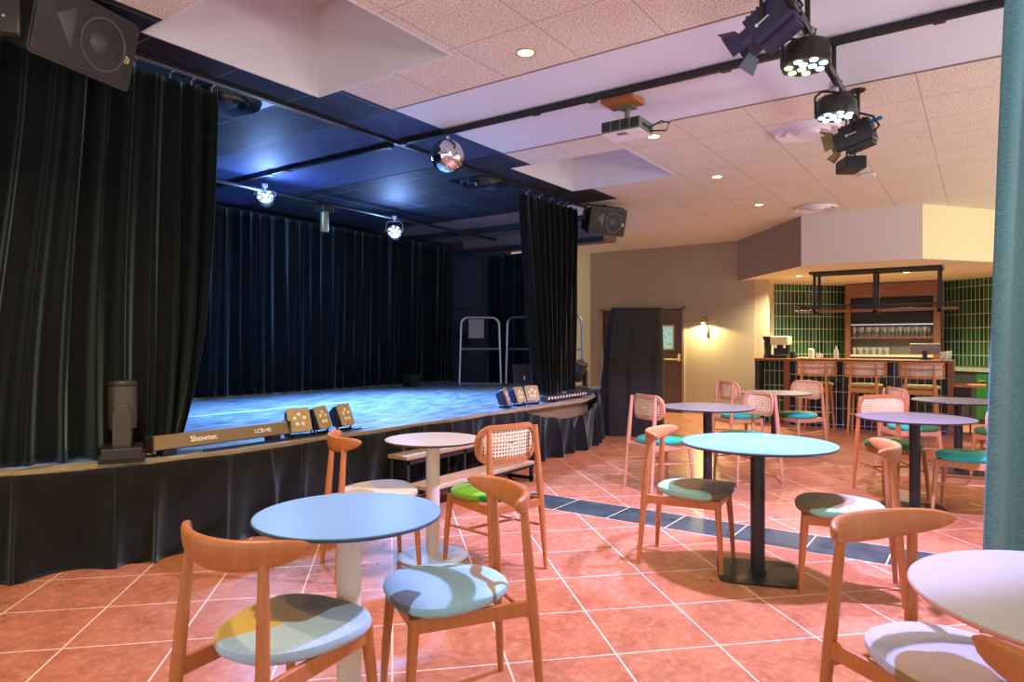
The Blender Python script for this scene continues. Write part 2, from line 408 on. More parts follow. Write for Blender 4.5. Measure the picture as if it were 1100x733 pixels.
MB().prism(edge+[(9.9,8.4),(-.4,8.4)], SZ-.035, SZ).build('stage_floor', stg.m, stage)
tp = plain('pale_line', srgb(214,222,228), .6)
for y, x0, x1 in ((5.02,2.2,3.9),(6.35,3.0,5.6)): MB().bx(x0,x1,y,y+.05,SZ,SZ+.0015).build('floor_line', tp, stage)  # thin pale lines across the stage boards
ins = [(x, y+.10) for x, y in edge]
MB().prism(ins+[(9.85,8.35),(-.35,8.35)], 0, SZ-.035).build('stage_frame', M['ply'], stage)
MB().bx(3.2,9.7,8.2,8.38,SZ-.001,SZ+.02).build('stage_lath', M['ply'], stage)
# a wooden edge batten on the front rim
e = MB()
for i in range(1, len(edge)-3):
    a, b_ = Vector(edge[i]), Vector(edge[i+1]); d = (b_-a).normalized(); n = Vector((d.y, -d.x))*.012
    if n.y > 0: n = -n
    e.prism([tuple(a),tuple(b_),tuple(b_+n),tuple(a+n)], SZ-.025, SZ+.003)
e.build('edge_batten', M['ply'], stage)

# ------------------------------------------------------------------ cloth
def path_fn(pts):
    P = [Vector(p) for p in pts]; seg = [(P[i+1]-P[i]).length for i in range(len(P)-1)]; T = sum(seg)
    def at(u):
        s = u*T
        for i, l in enumerate(seg):
            if s <= l or i == len(seg)-1:
                k = max(0, min(1, s/l)); d = (P[i+1]-P[i]).normalized()
                return P[i].lerp(P[i+1], k), Vector((d.y, -d.x))
            s -= l
    return at, T
def cloth(name, pts, z0, z1, mat, lam=.2, amp=.05, seed=0, top=None, bot=None, nz=26, flare=.3, nper=14, wander=.05, parent=None, thick=.004, drift=.0, sweep=0., calm=False):
    rnd = random.Random(seed); at, T = path_fn(pts)
    ks = [(rnd.uniform(.3, 1.6), rnd.uniform(0, 6.3), rnd.uniform(.4, 1)) for _ in range(6)]
    kz = [(rnd.uniform(.5, 2.5), rnd.uniform(0, 6.3), rnd.uniform(.3, 1.2)) for _ in range(5)]
    nu = max(8, int(T/lam*nper))
    def fn(u, v):
        s = u*T
        zt = z1+(top(u) if top else 0); zb = z0+(bot(u) if bot else 0)
        z = zb+(zt-zb)*v; low = 1-v
        dr = sum(a*math.sin(f*s*2.2+p+low*1.3) for f, p, a in kz)*drift*low*low
        ph = 2*PI*s/lam+sum(a*math.sin(f*s*2*PI/.9+p) for f, p, a in ks)*.55+sum(a*math.sin(f*s*3+p)*low for f, p, a in kz)*wander*6
        w = math.sin(ph)
        A = amp*(1+flare*low)*(.65+.35*math.sin(s*2*PI/.63+ks[0][1]))
        A *= .55+.45*min(1, (1-v)*12+.25)
        if calm: A *= .2+.8*min(1, (1-v)*2.5)
        o = A*w+amp*.35*math.sin(ph*2.3+3*low+ks[1][1])*(.4+.6*low)
        p, n = at(u)
        tn = Vector((-n.y, n.x))
        q = p+n*o+tn*(math.cos(ph)*lam*.10+dr-sweep*low**1.5*u)
        return (q.x, q.y, z)
    m = MB().grid(fn, nu, nz)
    return m.build(name, mat, parent, solid=thick, ang=180)

lc = thing('stage_curtain', 'tall green-black velvet curtain at the left front of the stage', 'curtain', group='velvet curtains around the stage')
cloth('drape', [(-.3,4.80),(1.3,4.70),(1.9,4.56),(2.74,4.50)], SZ+.012, 3.15, M['velvet_g'], .145, .055, 3, drift=.09, wander=.08, sweep=.28, parent=lc, nz=34)
for x in (2.17, 2.40, 2.55, 2.70): MB().box((x, 4.48, 3.14), (.012,.02,.03)).tube([(x,4.48,3.15),(x,4.42,3.172)], .005, 6).build('curtain_hook', M['steel'], lc)
rc = thing('stage_curtain', 'narrow black velvet curtain gathered at the right front of the stage', 'curtain', group='velvet curtains around the stage')
def rcx(u, v):
    # gathered towards the bottom
    low = 1-v; x0, x1 = 6.70, 8.02; mid = 7.5
    s = x0+(x1-x0)*u; k = 1-.30*low**1.6
    x = mid+(s-mid)*k+.05*low
    ph = s*2*PI/.145+math.sin(s*7)*.8+math.sin(s*3+low*2)*.6
    w = math.sin(ph); w = math.copysign(abs(w)**.8, w)
    y = 4.52+.05*w*(.5+.5*min(1, low*6+.3))+.015*math.sin(ph*2.1+low*4)
    zb = SZ+.075+.03*math.sin(s*5)
    return (x, y, zb+(3.15-zb)*v)
MB().grid(rcx, 150, 30).build('drape', M['velvet'], rc, solid=.004, ang=180)
for x in (6.74, 7.02, 7.26, 7.48, 7.62, 7.95): MB().box((x, 4.49, 3.14), (.014,.02,.03)).tube([(x,4.49,3.15),(x,4.42,3.172)], .005, 6).build('curtain_hook', M['steel'], rc)
tag(cloth('stage_curtain', [(3.0,8.16),(9.6,8.16)], SZ+.022, 3.12, M['velvet'], .20, .05, 11, drift=.03), 'wide black velvet backdrop curtain across the rear of the stage', 'curtain', 'velvet curtains around the stage')
tag(cloth('stage_curtain', [(-.2,8.1),(.6,7.9),(1.6,7.6),(3.0,8.1)], SZ+.022, 3.12, M['velvet'], .25, .05, 12), 'black velvet side curtain at the far left of the stage', 'curtain', 'velvet curtains around the stage')
tag(cloth('stage_curtain', [(9.92,7.5),(9.88,6.4),(9.6,5.6)], SZ+.01, 2.93, M['velvet'], .3, .04, 13), 'black wing curtain hanging behind the tubular railings', 'curtain', 'velvet curtains around the stage')
# stage skirt
def sk_top(u):
    at, T = path_fn(SK); p, n = at(u); x = p.x
    k = 0
    if 6.1 < x < 8.15: k = -.16*math.sin(PI*(x-6.1)/2.05)**.8
    if x > 8.1: k += .02
    return k+.006*math.sin(x*6)
SK = [(-.4,4.93),(1.2,4.55),(1.75,4.33),(2.05,4.22),(2.3,4.13),(2.6,4.10),(7.6,4.10),(8.32,4.32),(8.68,4.53),(8.95,4.86),(9.9,4.92)]
sk = cloth('stage_skirt', SK,   .008, SZ-.016, M['skirt'], .33, .042, 5, top=sk_top, calm=True, nz=16, flare=1.0, wander=.04, nper=22)
tag(sk, 'creased black cloth skirt hanging round the front of the stage', 'stage skirt')
# curtain track, rail
tr = thing('curtain_track', 'slim black curtain track under the dark ceiling along the stage front', 'curtain track', (0,0,0))
MB().bx(-.3,8.1,4.40,4.44,CZ-.03,CZ-.001).build('rail', M['black'], tr, .004)
MB().bx(-.3,3.9,4.403,4.408,CZ-.036,CZ-.03).bx(-.3,3.9,4.432,4.437,CZ-.036,CZ-.03).build('runner', M['steel'], tr)
rl = thing('lighting_rail', 'black rail running across the white ceiling band to the stage', 'rail', (4.48,0,0))
MB().bx(-.022,.022,-5,4.38,CZ-.045,CZ-.001).bx(-.022,.022,4.47,8.1,CZ-.045,CZ-.001).build('rail', M['black'], rl, .004)
for y in (4.34, 4.52, 6.0, 6.3, 2.9, 2.4, 1.4, .2): MB().bx(-.028,.028,y-.03,y+.03,CZ-.052,CZ-.02).build('clip', M['dkplastic'], rl)

# ------------------------------------------------------------------ chairs
def seat_loops(a=.225, b=.218, taper=.2, z0=.425, th=.06, n=40, cx=.0):
    prof = [(.90,0),(.975,.012),(1.0,.026),(.985,.040),(.92,.050),(.75,.057),(.45,.060),(.15,.061)]
    L = []
    for k, z in prof:
        l = []
        for i in range(n):
            w = 2*PI*i/n; c, s_ = math.cos(w), math.sin(w)
            x = math.copysign(abs(c)**.82, c); y = math.copysign(abs(s_)**.82, s_)
            y *= 1+taper*x
            l.append((cx+a*x*k, b*y*k, z0+z*th/.061))
        L.append(l)
    return L
def apron(m, a, b, z0, z1, th=.02):
    a, b = Vector(a), Vector(b); d = b-a; L = d.length
    m.box(((a.x+b.x)/2,(a.y+b.y)/2,(z0+z1)/2), (L, th, z1-z0), math.atan2(d.y, d.x))
def chair_frame(root, wd, rear_top, rear_foot, rail=True, fx=.0):
    for s in (1,-1):
        MB().tube([(.215+fx,.192*s,0),(.205+fx,.184*s,.2),(.192+fx,.172*s,.36),(.19+fx,.170*s,.425)], [.0125,.0165,.0195,.0185], 14).build('leg', wd, root)
        ft, tp = Vector((rear_foot[0], rear_foot[1]*s, 0)), Vector((rear_top[0], rear_top[1]*s, rear_top[2]))
        pts = [ft.lerp(tp, k) for k in (0,.3,.55,.75,1)]
        MB().tube(pts, [.0125,.0175,.0205,.0185,.0145], 14).build('leg', wd, root)
    m = MB(); k = .41/rear_top[2]; rx = rear_foot[0]+(rear_top[0]-rear_foot[0])*k; ry = rear_foot[1]+(rear_top[1]-rear_foot[1])*k
    for s in (1,-1): apron(m, (.19+fx,.170*s), (rx,ry*s), .372, .425, .02)
    apron(m, (.19+fx,-.17), (.19+fx,.17), .382, .425, .02)
    if rail: apron(m, (rx,-ry), (rx,ry), .372, .42, .02)
    else: m.tube([(rx-.012,-ry,.345),(rx-.012,ry,.345)], .011, 8)
    m.build('seat_frame', wd, root, .004)
def make_horn(label, seatmat):
    r = thing('dining_chair', label, 'chair', group='horn-back dining chairs')
    chair_frame(r, M['wood'], (-.222,.150,.76), (-.275,.20), False)
    MB().loops(seat_loops(cx=.02)).build('seat', seatmat, r)
    m = MB(); L = []; N = 30
    for i in range(N+1):
        t = -1+2*i/N; at = abs(t)
        y = .25*math.copysign(1-(1-at)**1.15, t); x = -.262+.115*t*t
        hh = .094*max(.03, 1-at**7)**.5*(1-.42*at**2); th = .034*max(.06, 1-at**10)**.5*(1-.12*at)
        zc = .808+.008*t*t-.5*.094*(1-.42*at**2)
        dx = 2*.115*t/.252; nv = Vector((1, -dx)).normalized()
        l = []
        for k in range(14):
            w = 2*PI*k/14; cs, sn_ = math.cos(w), math.sin(w)
            a = math.copysign(abs(cs)**.6, cs)*th/2; bb = math.copysign(abs(sn_)**.7, sn_)*hh/2
            lean = -.12*bb
            l.append((x+nv.x*a+lean, y+nv.y*a, zc+bb))
        L.append(l)
    m.loops(L).build('back_rail', M['wood'], r, ang=60)
    return r
def rr(w, h, rad, n=8):
    pts = []
    for (cx, cz, a0) in ((w-rad,h-rad,0),(-(w-rad),h-rad,90),(-(w-rad),-(h-rad),180),(w-rad,-(h-rad),270)):
        for i in range(n+1):
            a = R(a0+90*i/n); pts.append((cx+rad*math.cos(a), cz+rad*math.sin(a)))
    # densify long straight runs
    out = []
    for i, p in enumerate(pts):
        q = pts[(i+1) % len(pts)]; out.append(p); d = math.dist(p, q); k = int(d/.03)
        for j in range(1, k): out.append((p[0]+(q[0]-p[0])*j/k, p[1]+(q[1]-p[1])*j/k))
    return out
def make_cane(label, seatmat, wd):
    r = thing('dining_chair', label, 'chair', group='cane-back dining chairs')
    chair_frame(r, wd, (-.205,.176,.855), (-.27,.205))
    MB().loops(seat_loops(.225,.222,.1)).build('seat', seatmat, r)
    m = MB()
    for s in (1,-1): m.tube([(.203,.182*s,.235),(-.22,.186*s,.26)], .0085, 8)
    m.tube([(.0,-.184,.247),(.0,.184,.247)], .0085, 8)
    m.build('stretcher', wd, r)
    zc, cv = .757, .85
    def pos(y, z, d): return (-.186+cv*y*y+d-.05*(z-zc), y, z)
    out, inn = rr(.228,.115,.095), rr(.199,.087,.07)
    # same point count for both loops
    def res(l, n):
        P = l+[l[0]]; seg = [math.dist(P[i], P[i+1]) for i in range(len(l))]; T = sum(seg); o = []
        for k in range(n):
            s = T*k/n; i = 0
            while s > seg[i]: s -= seg[i]; i += 1
            f = s/seg[i]; o.append((P[i][0]+(P[i+1][0]-P[i][0])*f, P[i][1]+(P[i+1][1]-P[i][1])*f))
        return o
    n = 72; out = res(out, n); inn = res(inn, n)
    def loop(l, d, k=1): return [pos(a*k, zc+b*k, d) for a, b in l]
    m = MB(); L = [loop(inn,-.009), loop(out,-.009,.99), loop(out,-.004), loop(out,.004), loop(out,.009,.99), loop(inn,.009), loop(inn,-.009)]
    bf = m.loops(L, cap=False).build('back_frame', wd, r)
    m = MB(); m.loops([loop(inn,0,k) for k in (1.03,.8,.6,.4,.2,.02)], cap=False)
    m.build('cane_panel', M['cane'], bf, solid=.002)
    return r
ang = lambda x, y: math.atan2(y, x)

mint = srgb(150,212,200); olive = srgb(124,104,64); dolive = srgb(92,78,58); pblue = srgb(164,206,224); yel = srgb(206,176,70); lil = srgb(196,196,222)
f_FL = fabric('seat_blue_brown', srgb(172,210,236), [(.0,.13,.14,.7,yel),(.11,.06,.125,.9,olive),(.20,.0,.07,.6,dolive)])
f_FC = fabric('seat_aqua', srgb(152,208,222), [(-.31,.02,.235,1.,srgb(122,100,50)),(-.31,.02,.20,1.,srgb(152,208,222)),(-.155,.145,.075,1.,srgb(122,100,50)),(-.175,.155,.068,1.,srgb(152,208,222)),(.225,.10,.07,1,srgb(96,108,110))])
f_C3 = fabric('seat_mint_olive', mint, [(.1,.0,.20,1.,olive),(.21,.0,.1,.8,dolive)])
f_C6 = fabric('seat_olive_mint', mint, [(.14,.0,.2,1.,olive),(.02,-.02,.09,1.,srgb(134,112,84))])
f_FR = fabric('seat_grey_olive', srgb(186,196,222), [(.12,-.14,.13,1.,srgb(146,122,58)),(-.2,.12,.09,1.,srgb(140,118,80)),(-.12,.08,.11,1.,srgb(186,196,222))])
f_C4 = fabric('seat_cream_lilac', srgb(212,202,160), [(.12,.06,.13,1.,lil),(-.14,-.12,.1,1.,srgb(186,168,96))])
f_G = fabric('seat_green', srgb(30,140,66), [(.03,.1,.16,.9,srgb(110,190,30)),(.18,-.05,.13,.8,srgb(18,112,76))], .1)
f_K = fabric('seat_turquoise', srgb(32,190,176), [(.1,-.1,.15,.9,srgb(60,190,110)),(-.12,.14,.1,.8,srgb(24,150,170))], .1)
f_K2 = fabric('seat_turquoise_green', srgb(40,206,200), [(.12,-.12,.16,.9,srgb(46,140,70))], .1)
f_K5 = fabric('seat_deep_green', srgb(36,120,56), [(-.12,.1,.1,1.,srgb(44,150,110))], .1)

horn = make_horn('horn-back wooden chair with yellow, brown and blue seat at the blue round table', f_FL)
horn.location = (1.325,1.79,0); horn.rotation_euler = (0,0,ang(.99,.13))
HG = 'horn-back dining chairs'
def hornc(label, loc, rz, fm): return setmat(dup(horn, label, loc, rz, HG), 'seat', fm)
hornc('horn-back wooden chair with pale aqua seat and brown curved line', (1.915,1.605,0), ang(-.845,.53), f_FC)
hornc('horn-back wooden chair with cream and lilac seat by the stage skirt', (2.87,3.01,0), ang(.88,-.47), f_C4)
hornc('horn-back wooden chair left of the aqua table, mint and olive seat', (4.045,1.472,0), ang(.12,-1), f_C3)
hornc('horn-back wooden chair with olive and mint seat right of the aqua table', (4.08,.63,0), ang(-.2,.98), f_C6)
hornc('horn-back wooden chair with grey and olive seat at the white speckled table', (2.29,.09,0), ang(-.568,-.823), f_FR)
hornc('wooden chair of which only one rail tip shows beside the white speckled table', (1.70,-.235,0), 0, f_FR)

cane = make_cane('cane-back chair with bright green seat at the cream table by the stage', f_G, M['wood'])
cane.location = (3.29,2.45,0); cane.rotation_euler = (0,0,ang(.265,.965))
CG = 'cane-back dining chairs'
def canec(label, loc, rz, fm, wd=M['wood_lit']):
    r = setmat(dup(cane, label, loc, rz, CG), 'seat', fm)
    for p in ('leg','seat_frame','stretcher','back_frame'): setmat(r, p, wd)
    return r
canec('cane-back chair with green and turquoise seat in front of the black draped panel', (5.94,2.45,0), ang(.867,-.49), f_K)
canec('cane-back chair with dark teal seat, back turned, right of the grey table', (6.62,1.88,0), ang(-.78,.63), f_K)
canec('cane-back chair with green and turquoise seat below the wall sconce', (8.45,2.46,0), ang(.75,-.66), f_K)
canec('cane-back chair with turquoise seat in front of the left bar stool', (8.93,1.89,0), ang(-.877,.48), f_K2)
canec('cane-back chair with deep green seat behind the right black-pole table', (6.83,.66,0), ang(-.82,-.57), f_K5, M['wood'])
canec('pink-lit cane-back chair with turquoise seat in front of the right bar stool', (8.35,.62,0), ang(.5,-.87), f_K2)
canec('cane-back chair with turquoise and green seat half hidden by the blue curtain', (6.46,.09,0), ang(.126,.99), f_K2)
canec('brown cane-back chair at the far table, mostly hidden by the blue curtain', (8.4,-.15,0), ang(.2,.98), f_K5, M['wood'])

# ------------------------------------------------------------------ tables
def make_table(label, loc, r, top, rim, pole, base, square, rz=0, zt=.745, name='round_table'):
    t = thing(name, label, 'table', (*loc, 0), rz, 'round pedestal tables')
    MB().lathe([(r-.04,zt-.022),(r-.006,zt-.015),(r,zt-.007),(r-.001,zt-.003)], 72).build('table_edge', rim, t)
    MB().lathe([(.05,zt-.006),(r-.002,zt-.005),(r-.004,zt-.0005),(r-.012,zt),(.02,zt)], 72).build('tabletop', top, t)
    pr = .041 if square else .043
    MB().lathe([(pr,.012),(pr,zt-.03)], 32).build('pole', pole, t)
    MB().lathe([(.14,zt-.034),(.14,zt-.024)], 32).build('top_plate', pole, t)
    m = MB()
    if square:
        pts = rr(.225,.225,.075)
        m.loops([[(x*k, y*k, z) for x, y in pts] for k, z in ((.985,0),(1,.003),(1,.009),(.985,.012),(.3,.0125))])
        m.lathe([(.055,.012),(.055,.02),(.045,.022)], 24)
    else: m.lathe([(.215,0),(.22,.004),(.218,.012),(.19,.018),(.06,.024),(.05,.03)], 56)
    m.build('base', base, t)
    return t
make_table('light blue round table on a white column in the left foreground', (1.637,1.849), .328, M['t_blue'], M['rim_b'], M['pole_w'], M['base_w'], False)
make_table('cream round table on a white column beside the stage steps', (3.20,2.84), .30, M['t_cream'], M['rim_k'], M['pole_w'], M['base_w'], False)
make_table('aqua round table on a black pole with a square black base', (4.06,1.08), .435, M['t_aqua'], M['rim_k'], M['stand'], M['stand'], True, R(20), .765)
make_table('grey round table on a black pole near the draped black panel', (6.28,2.13), .43, M['t_grey'], M['rim_k'], M['stand'], M['stand'], True)
make_table('pale blue-grey round table nearest the left bar stool', (8.53,2.07), .43, M['t_grey'], M['rim_k'], M['stand'], M['stand'], True)
make_table('grey round table with black square base by the deep green seat', (6.33,.45), .43, M['t_grey'], M['rim_k'], M['stand'], M['stand'], True, R(15))
make_table('far right grey round table in front of the dark bar end', (8.47,.21), .43, M['t_grey'], M['rim_k'], M['stand'], M['stand'], True)
make_table('white speckled terrazzo round table in the right foreground', (2.08,-.24), .405, M['t_white'], M['rim_w'], M['stand'], M['stand'], True)

# ------------------------------------------------------------------ bar stools
def make_stool(label):
    r = thing('bar_stool', label, 'bar stool', group='cane bar stools along the bar'); wd = M['wood_h']
    for s in (1,-1):
        MB().tube([(.21,.21*s,0),(.17,.175*s,.68)], [.014,.02], 10).build('leg', wd, r)
        MB().tube([(-.26,.20*s,0),(-.215,.175*s,.7),(-.232,.165*s,1.03)], [.014,.021,.016], 10).build('leg', wd, r)
    m = MB()
    for s in (1,-1): m.tube([(.196,.198*s,.26),(-.245,.193*s,.30)], .01, 8)
    m.tube([(.196,-.198,.26),(.196,.198,.26)], .011, 8); m.tube([(-.245,-.193,.30),(-.245,.193,.30)], .01, 8)
    m.build('footrest', wd, r)
    m = MB(); apron(m,(.17,-.17),(.17,.17),.62,.68); apron(m,(-.215,-.17),(-.215,.17),.62,.68)
    for s in (1,-1): apron(m,(.17,.17*s),(-.215,.17*s),.62,.68)
    m.build('seat_frame', wd, r, .004)
    MB().loops(seat_loops(.235,.235,.05,.68,.065)).build('seat', plain('stool_cushion', srgb(150,140,86), .85, noise=.1) if 'stool_cushion' not in bpy.data.materials else bpy.data.materials['stool_cushion'], r)
    def res(l, n):
        P = l+[l[0]]; seg = [math.dist(P[i], P[i+1]) for i in range(len(l))]; T = sum(seg); o = []
        for k in range(n):
            q = T*k/n; i = 0
            while q > seg[i]: q -= seg[i]; i += 1
            f = q/seg[i]; o.append((P[i][0]+(P[i+1][0]-P[i][0])*f, P[i][1]+(P[i+1][1]-P[i][1])*f))
        return o
    RB, zc = .275, .952
    def pos(a, z, d): return (.03-(RB-.03+d)*math.cos(a/RB), (RB+d)*math.sin(a/RB), zc+z)
    out, inn = res(rr(.40,.115,.085), 96), res(rr(.368,.085,.06), 96)
    m = MB(); m.loops([[pos(a, z, d) for a, z in l] for l, d in ((inn,-.013),(out,-.013),(out,.013),(inn,.013),(inn,-.013))], cap=False)
    L = [[pos(a, .02+dz, d) for dz, d in ((-.011,-.009),(-.011,.012),(.011,.012),(.011,-.009))] for a in [-.375+.75*i/24 for i in range(25)]]
    m.loops(L); bh = m.build('back_hoop', wd, r)
    m = MB(); m.loops([[pos(a*k, z*k, -.004) for a, z in inn] for k in (1.02,.75,.5,.25,.02)], cap=False)
    m.build('cane_panel', M['cane_w'], bh, solid=.002)
    return r
st = make_stool('cane-back bar stool at the left end of the row, behind the pale back chair'); st.location = (11.22,2.10,0)
dup(st, 'middle cane-back bar stool in front of the black tiled bar', (11.22,1.43,0), 0)
dup(st, 'cane-back bar stool at the right end of the row, nearest the till screen', (11.22,.72,0), 0)

# ------------------------------------------------------------------ bar
bar = thing('bar_counter', 'bar counter with walnut top and black tiled front', 'bar counter', (11.65,0,0))
MB().bx(-.03,.62,.35,3.15,1.045,1.085).build('countertop', M['wood_w'], bar, .004)
MB().bx(.03,.5,.42,2.62,.0,1.045).build('tiled_front', M['blacktile'], bar)
MB().bx(.22,.5,2.68,3.06,.0,1.045).build('recessed_front', M['greentile'], bar)
MB().bx(-.02,.55,2.60,2.68,0,1.045).build('post', M['wood_w'], bar, .003)
MB().bx(-.02,.6,.35,.42,0,1.045).build('end_panel', M['wood_w'], bar, .003)
MB().bx(-.02,.5,3.06,3.14,0,1.045).build('end_post', plain('dark_end', srgb(38,38,46), .5), bar, .003)
# back bar
bb = thing('back_bar', 'walnut framed back bar niche with dark shutter behind the counter', 'back bar', (14.3,0,0))
fr = MB(); fr.bx(0,.36,2.08,2.17,0,2.2).bx(0,.36,.62,.73,0,2.2).bx(0,.36,.62,2.17,2.2,2.46); fr.build('frame', M['wood_w'], bb, .004)
MB().bx(.30,.34,.73,2.08,.0,2.2).build('back_panel', plain('niche_back', srgb(120,118,96), .4), bb)
sh = MB()
for i in range(9): sh.bx(.06,.10,.73,2.08,1.76+i*.05,1.80+i*.05)
sh.bx(.08,.2,.73,2.08,1.74,2.2); sh.build('roller_shutter', M['blackm'], bb)
MB().bx(.03,.33,.73,2.08,1.675,1.695).build('glass_rail', M['chrome'], bb)
MB().bx(.02,.32,.73,2.08,1.42,1.45).build('shelf', M['wood_w'], bb, .003)
MB().bx(.0,.33,.73,2.08,1.08,1.12).build('worktop', plain('pale_stone', srgb(226,204,168), .5), bb, .003)
MB().bx(.0,.32,.73,2.08,.0,1.08).build('cupboard', M['blackm'], bb)
gl = MB().lathe([(.022,0),(.03,.005),(.034,.10),(.036,.13),(.033,.13),(.028,.01)], 14); 
tum = gl.build('drinking_glass', M['glass']); tag(tum, 'upright drinking glasses in a row behind the bar', 'glass', 'glasses on the lower back bar shelf'); tum.location = (14.38,2.02,1.12)
def many(src, spots, label, group):
    for p in spots:
        c = src.copy(); COL.objects.link(c); c.location = p; c['label'] = label; c['group'] = group
many(tum, [(14.38+.09*(i % 2), 2.02-.055*i, 1.12) for i in range(1, 11)], tum['label'], tum['group'])
wg = MB().lathe([(.035,0),(.036,.004),(.006,.01),(.005,.08),(.02,.1),(.037,.14),(.034,.19)], 14)
wgo = wg.build('wine_glass', M['glass']); tag(wgo, 'stemmed glass standing on the walnut shelf below the shutter', 'glass', 'stemmed glasses on the walnut shelf'); wgo.location = (14.39,2.02,1.45)
many(wgo, [(14.38+.1*(i % 2), 2.02-.064*i, 1.45) for i in range(1, 20)], wgo['label'], wgo['group'])
# hanging rack over the bar
hr = thing('hanging_rack', 'black steel rack with walnut shelf hanging over the bar', 'hanging rack', (11.6,0,0))
MB().bx(-.05,.45,.48,2.28,2.435,2.474).build('top_frame', M['black'], hr, .003)
for y in (2.2, 1.35, .52):
    m = MB(); m.bx(-.03,0,y-.02,y+.02,1.80,2.44).bx(.36,.39,y-.02,y+.02,1.84,2.44).bx(-.03,.39,y-.02,y+.02,1.80,1.835); m.build('hanger', M['black'], hr)
hs = MB().bx(0,.36,.3,2.5,1.835,1.865).build('shelf', M['wood_w'], hr, .003)
m = MB(); m.bx(0,.01,.3,2.5,1.925,1.94).bx(.35,.36,.3,2.5,1.925,1.94)
for i in range(45): m.bx(0,.01,.3+i*.0495,.315+i*.0495,1.865,1.925)
m.build('gallery', M['black'], hs)
# things on the counter
cm = thing('coffee_machine', 'steel coffee machine with black side at the left end of the bar', 'coffee machine', (11.98,2.80,1.085))
MB().bx(-.16,.16,-.13,.13,0,.05).bx(-.02,.16,-.12,.12,.05,.36).build('body', M['dkplastic'], cm, .012)
MB().bx(-.17,.16,-.14,.14,.22,.37).build('head', plain('cream_steel', srgb(226,214,168), .3), cm, .02)
m = MB()
for y in (-.07,.07): m.tube([(-.1,y,.22),(-.1,y,.17)], .026, 14)
m.build('spout', M['chrome'], cm)
MB().bx(-.17,-.02,-.12,.12,.05,.06).build('drip_tray', M['chrome'], cm)
gr = thing('coffee_grinder', 'black coffee grinder beside the steel coffee machine', 'grinder', (11.98,3.02,1.085))
MB().lathe([(.075,0),(.07,.04),(.055,.08),(.06,.22),(.07,.26)], 20).build('body', M['dkplastic'], gr); MB().lathe([(.05,.26),(.085,.36),(.08,.37)], 20).build('hopper', M['dkplastic'], gr)
tag(MB().lathe([(.045,0),(.045,.10),(.04,.11)], 20).build('canister', M['blackm'], loc=(11.85,2.58,1.085)), 'small black canister between coffee machine and white bottle', 'canister')
wb = tag(MB().lathe([(.045,0),(.046,.01),(.046,.15),(.03,.16)], 20).build('white_carton', plain('white_plastic', srgb(240,232,206), .4), loc=(11.9,2.31,1.085)), 'plain white cylinder carton on the counter', 'carton')
mg = thing('espresso_cup', 'white cup with a handle right of the white carton', 'cup', (11.85,2.19,1.085)); MB().lathe([(.025,0),(.03,.01),(.036,.09),(.033,.09),(.028,.012)], 18).build('bowl', M['paper'], mg); MB().tube([(0,-.035,.07),(0,-.06,.06),(0,-.06,.035),(0,-.032,.025)], .006, 8).build('handle', M['paper'], mg)
bt = MB().lathe([(.03,0),(.032,.01),(.032,.13),(.012,.17),(.012,.21)], 16)
tag(bt.build('glass_bottle', M['glass'], loc=(11.88,1.93,1.085)), 'clear bottle standing alone on the counter by the walnut frame', 'bottle')
for i, y in enumerate((2.96,2.90)):
    pass
pt = tag(MB().box((0,0,.01),(.2,.14,.02)).build('serving_tray', plain('tray_cream', srgb(226,214,150), .5), bevel=.004, loc=(11.85,2.42,1.085)), 'small cream tray on the counter in front of the white carton', 'tray')
ps = thing('till_screen', 'grey till screen on a black stand at the right of the counter', 'screen', (11.95,.72,1.085), R(12))
MB().bx(-.06,.06,-.08,.08,0,.012).bx(-.015,.015,-.03,.03,.012,.14).build('stand', M['black'], ps, .004)
m = MB(); m.M = Matrix.Translation((0,0,.17)) @ Matrix.Rotation(R(-18), 4, 'Y'); m.bx(-.012,.012,-.2,.2,-.08,.08); m.build('display', plain('screen_grey', srgb(130,132,136), .35), ps, .008)
for i, (x, y, h) in enumerate(((11.95,.45,.13),(12.0,.5,.12),(12.02,.41,.14))):
    o = MB().lathe([(.022,0),(.03,.004),(.034,h),(.032,h),(.028,.006)], 14).build('drinking_glass', M['glass'], loc=(x,y,1.085)); tag(o, 'drinking glass standing on the counter just right of the till screen', 'glass', 'glasses beside the till')
# right of the bar
ub = thing('under_counter_fridge', 'black under-counter fridge with a green door right of the bar', 'fridge', (13.8,.33,0), R(-40))
MB().bx(0,.55,-.6,.42,0,.86).build('carcass', M['blackm'], ub); MB().bx(-.02,0,-.58,-.33,.08,.84).build('door', plain('green_door', srgb(12,84,36), .4), ub, .004)
MB().bx(-.05,.6,-.65,.45,.86,.93).build('worktop', plain('steel_top', srgb(150,156,150), .35, .6), ub, .004); MB().tube([(-.045,-.52,.72),(-.045,-.40,.72)], .01, 8).build('handle', M['chrome'], ub)
ws = thing('side_shelf', 'small oak side shelf fixed to the right end of the bar', 'shelf', (11.75,.16,0)); MB().bx(0,.35,-.2,.19,.70,.735).build('board', M['wood_h'], ws, .003); MB().bx(.05,.08,.0,.19,.5,.7).bx(.27,.3,.0,.19,.5,.7).bx(.05,.08,-.02,.0,0,.7).bx(.27,.3,-.02,0,0,.7).build('bracket', M['black'], ws)

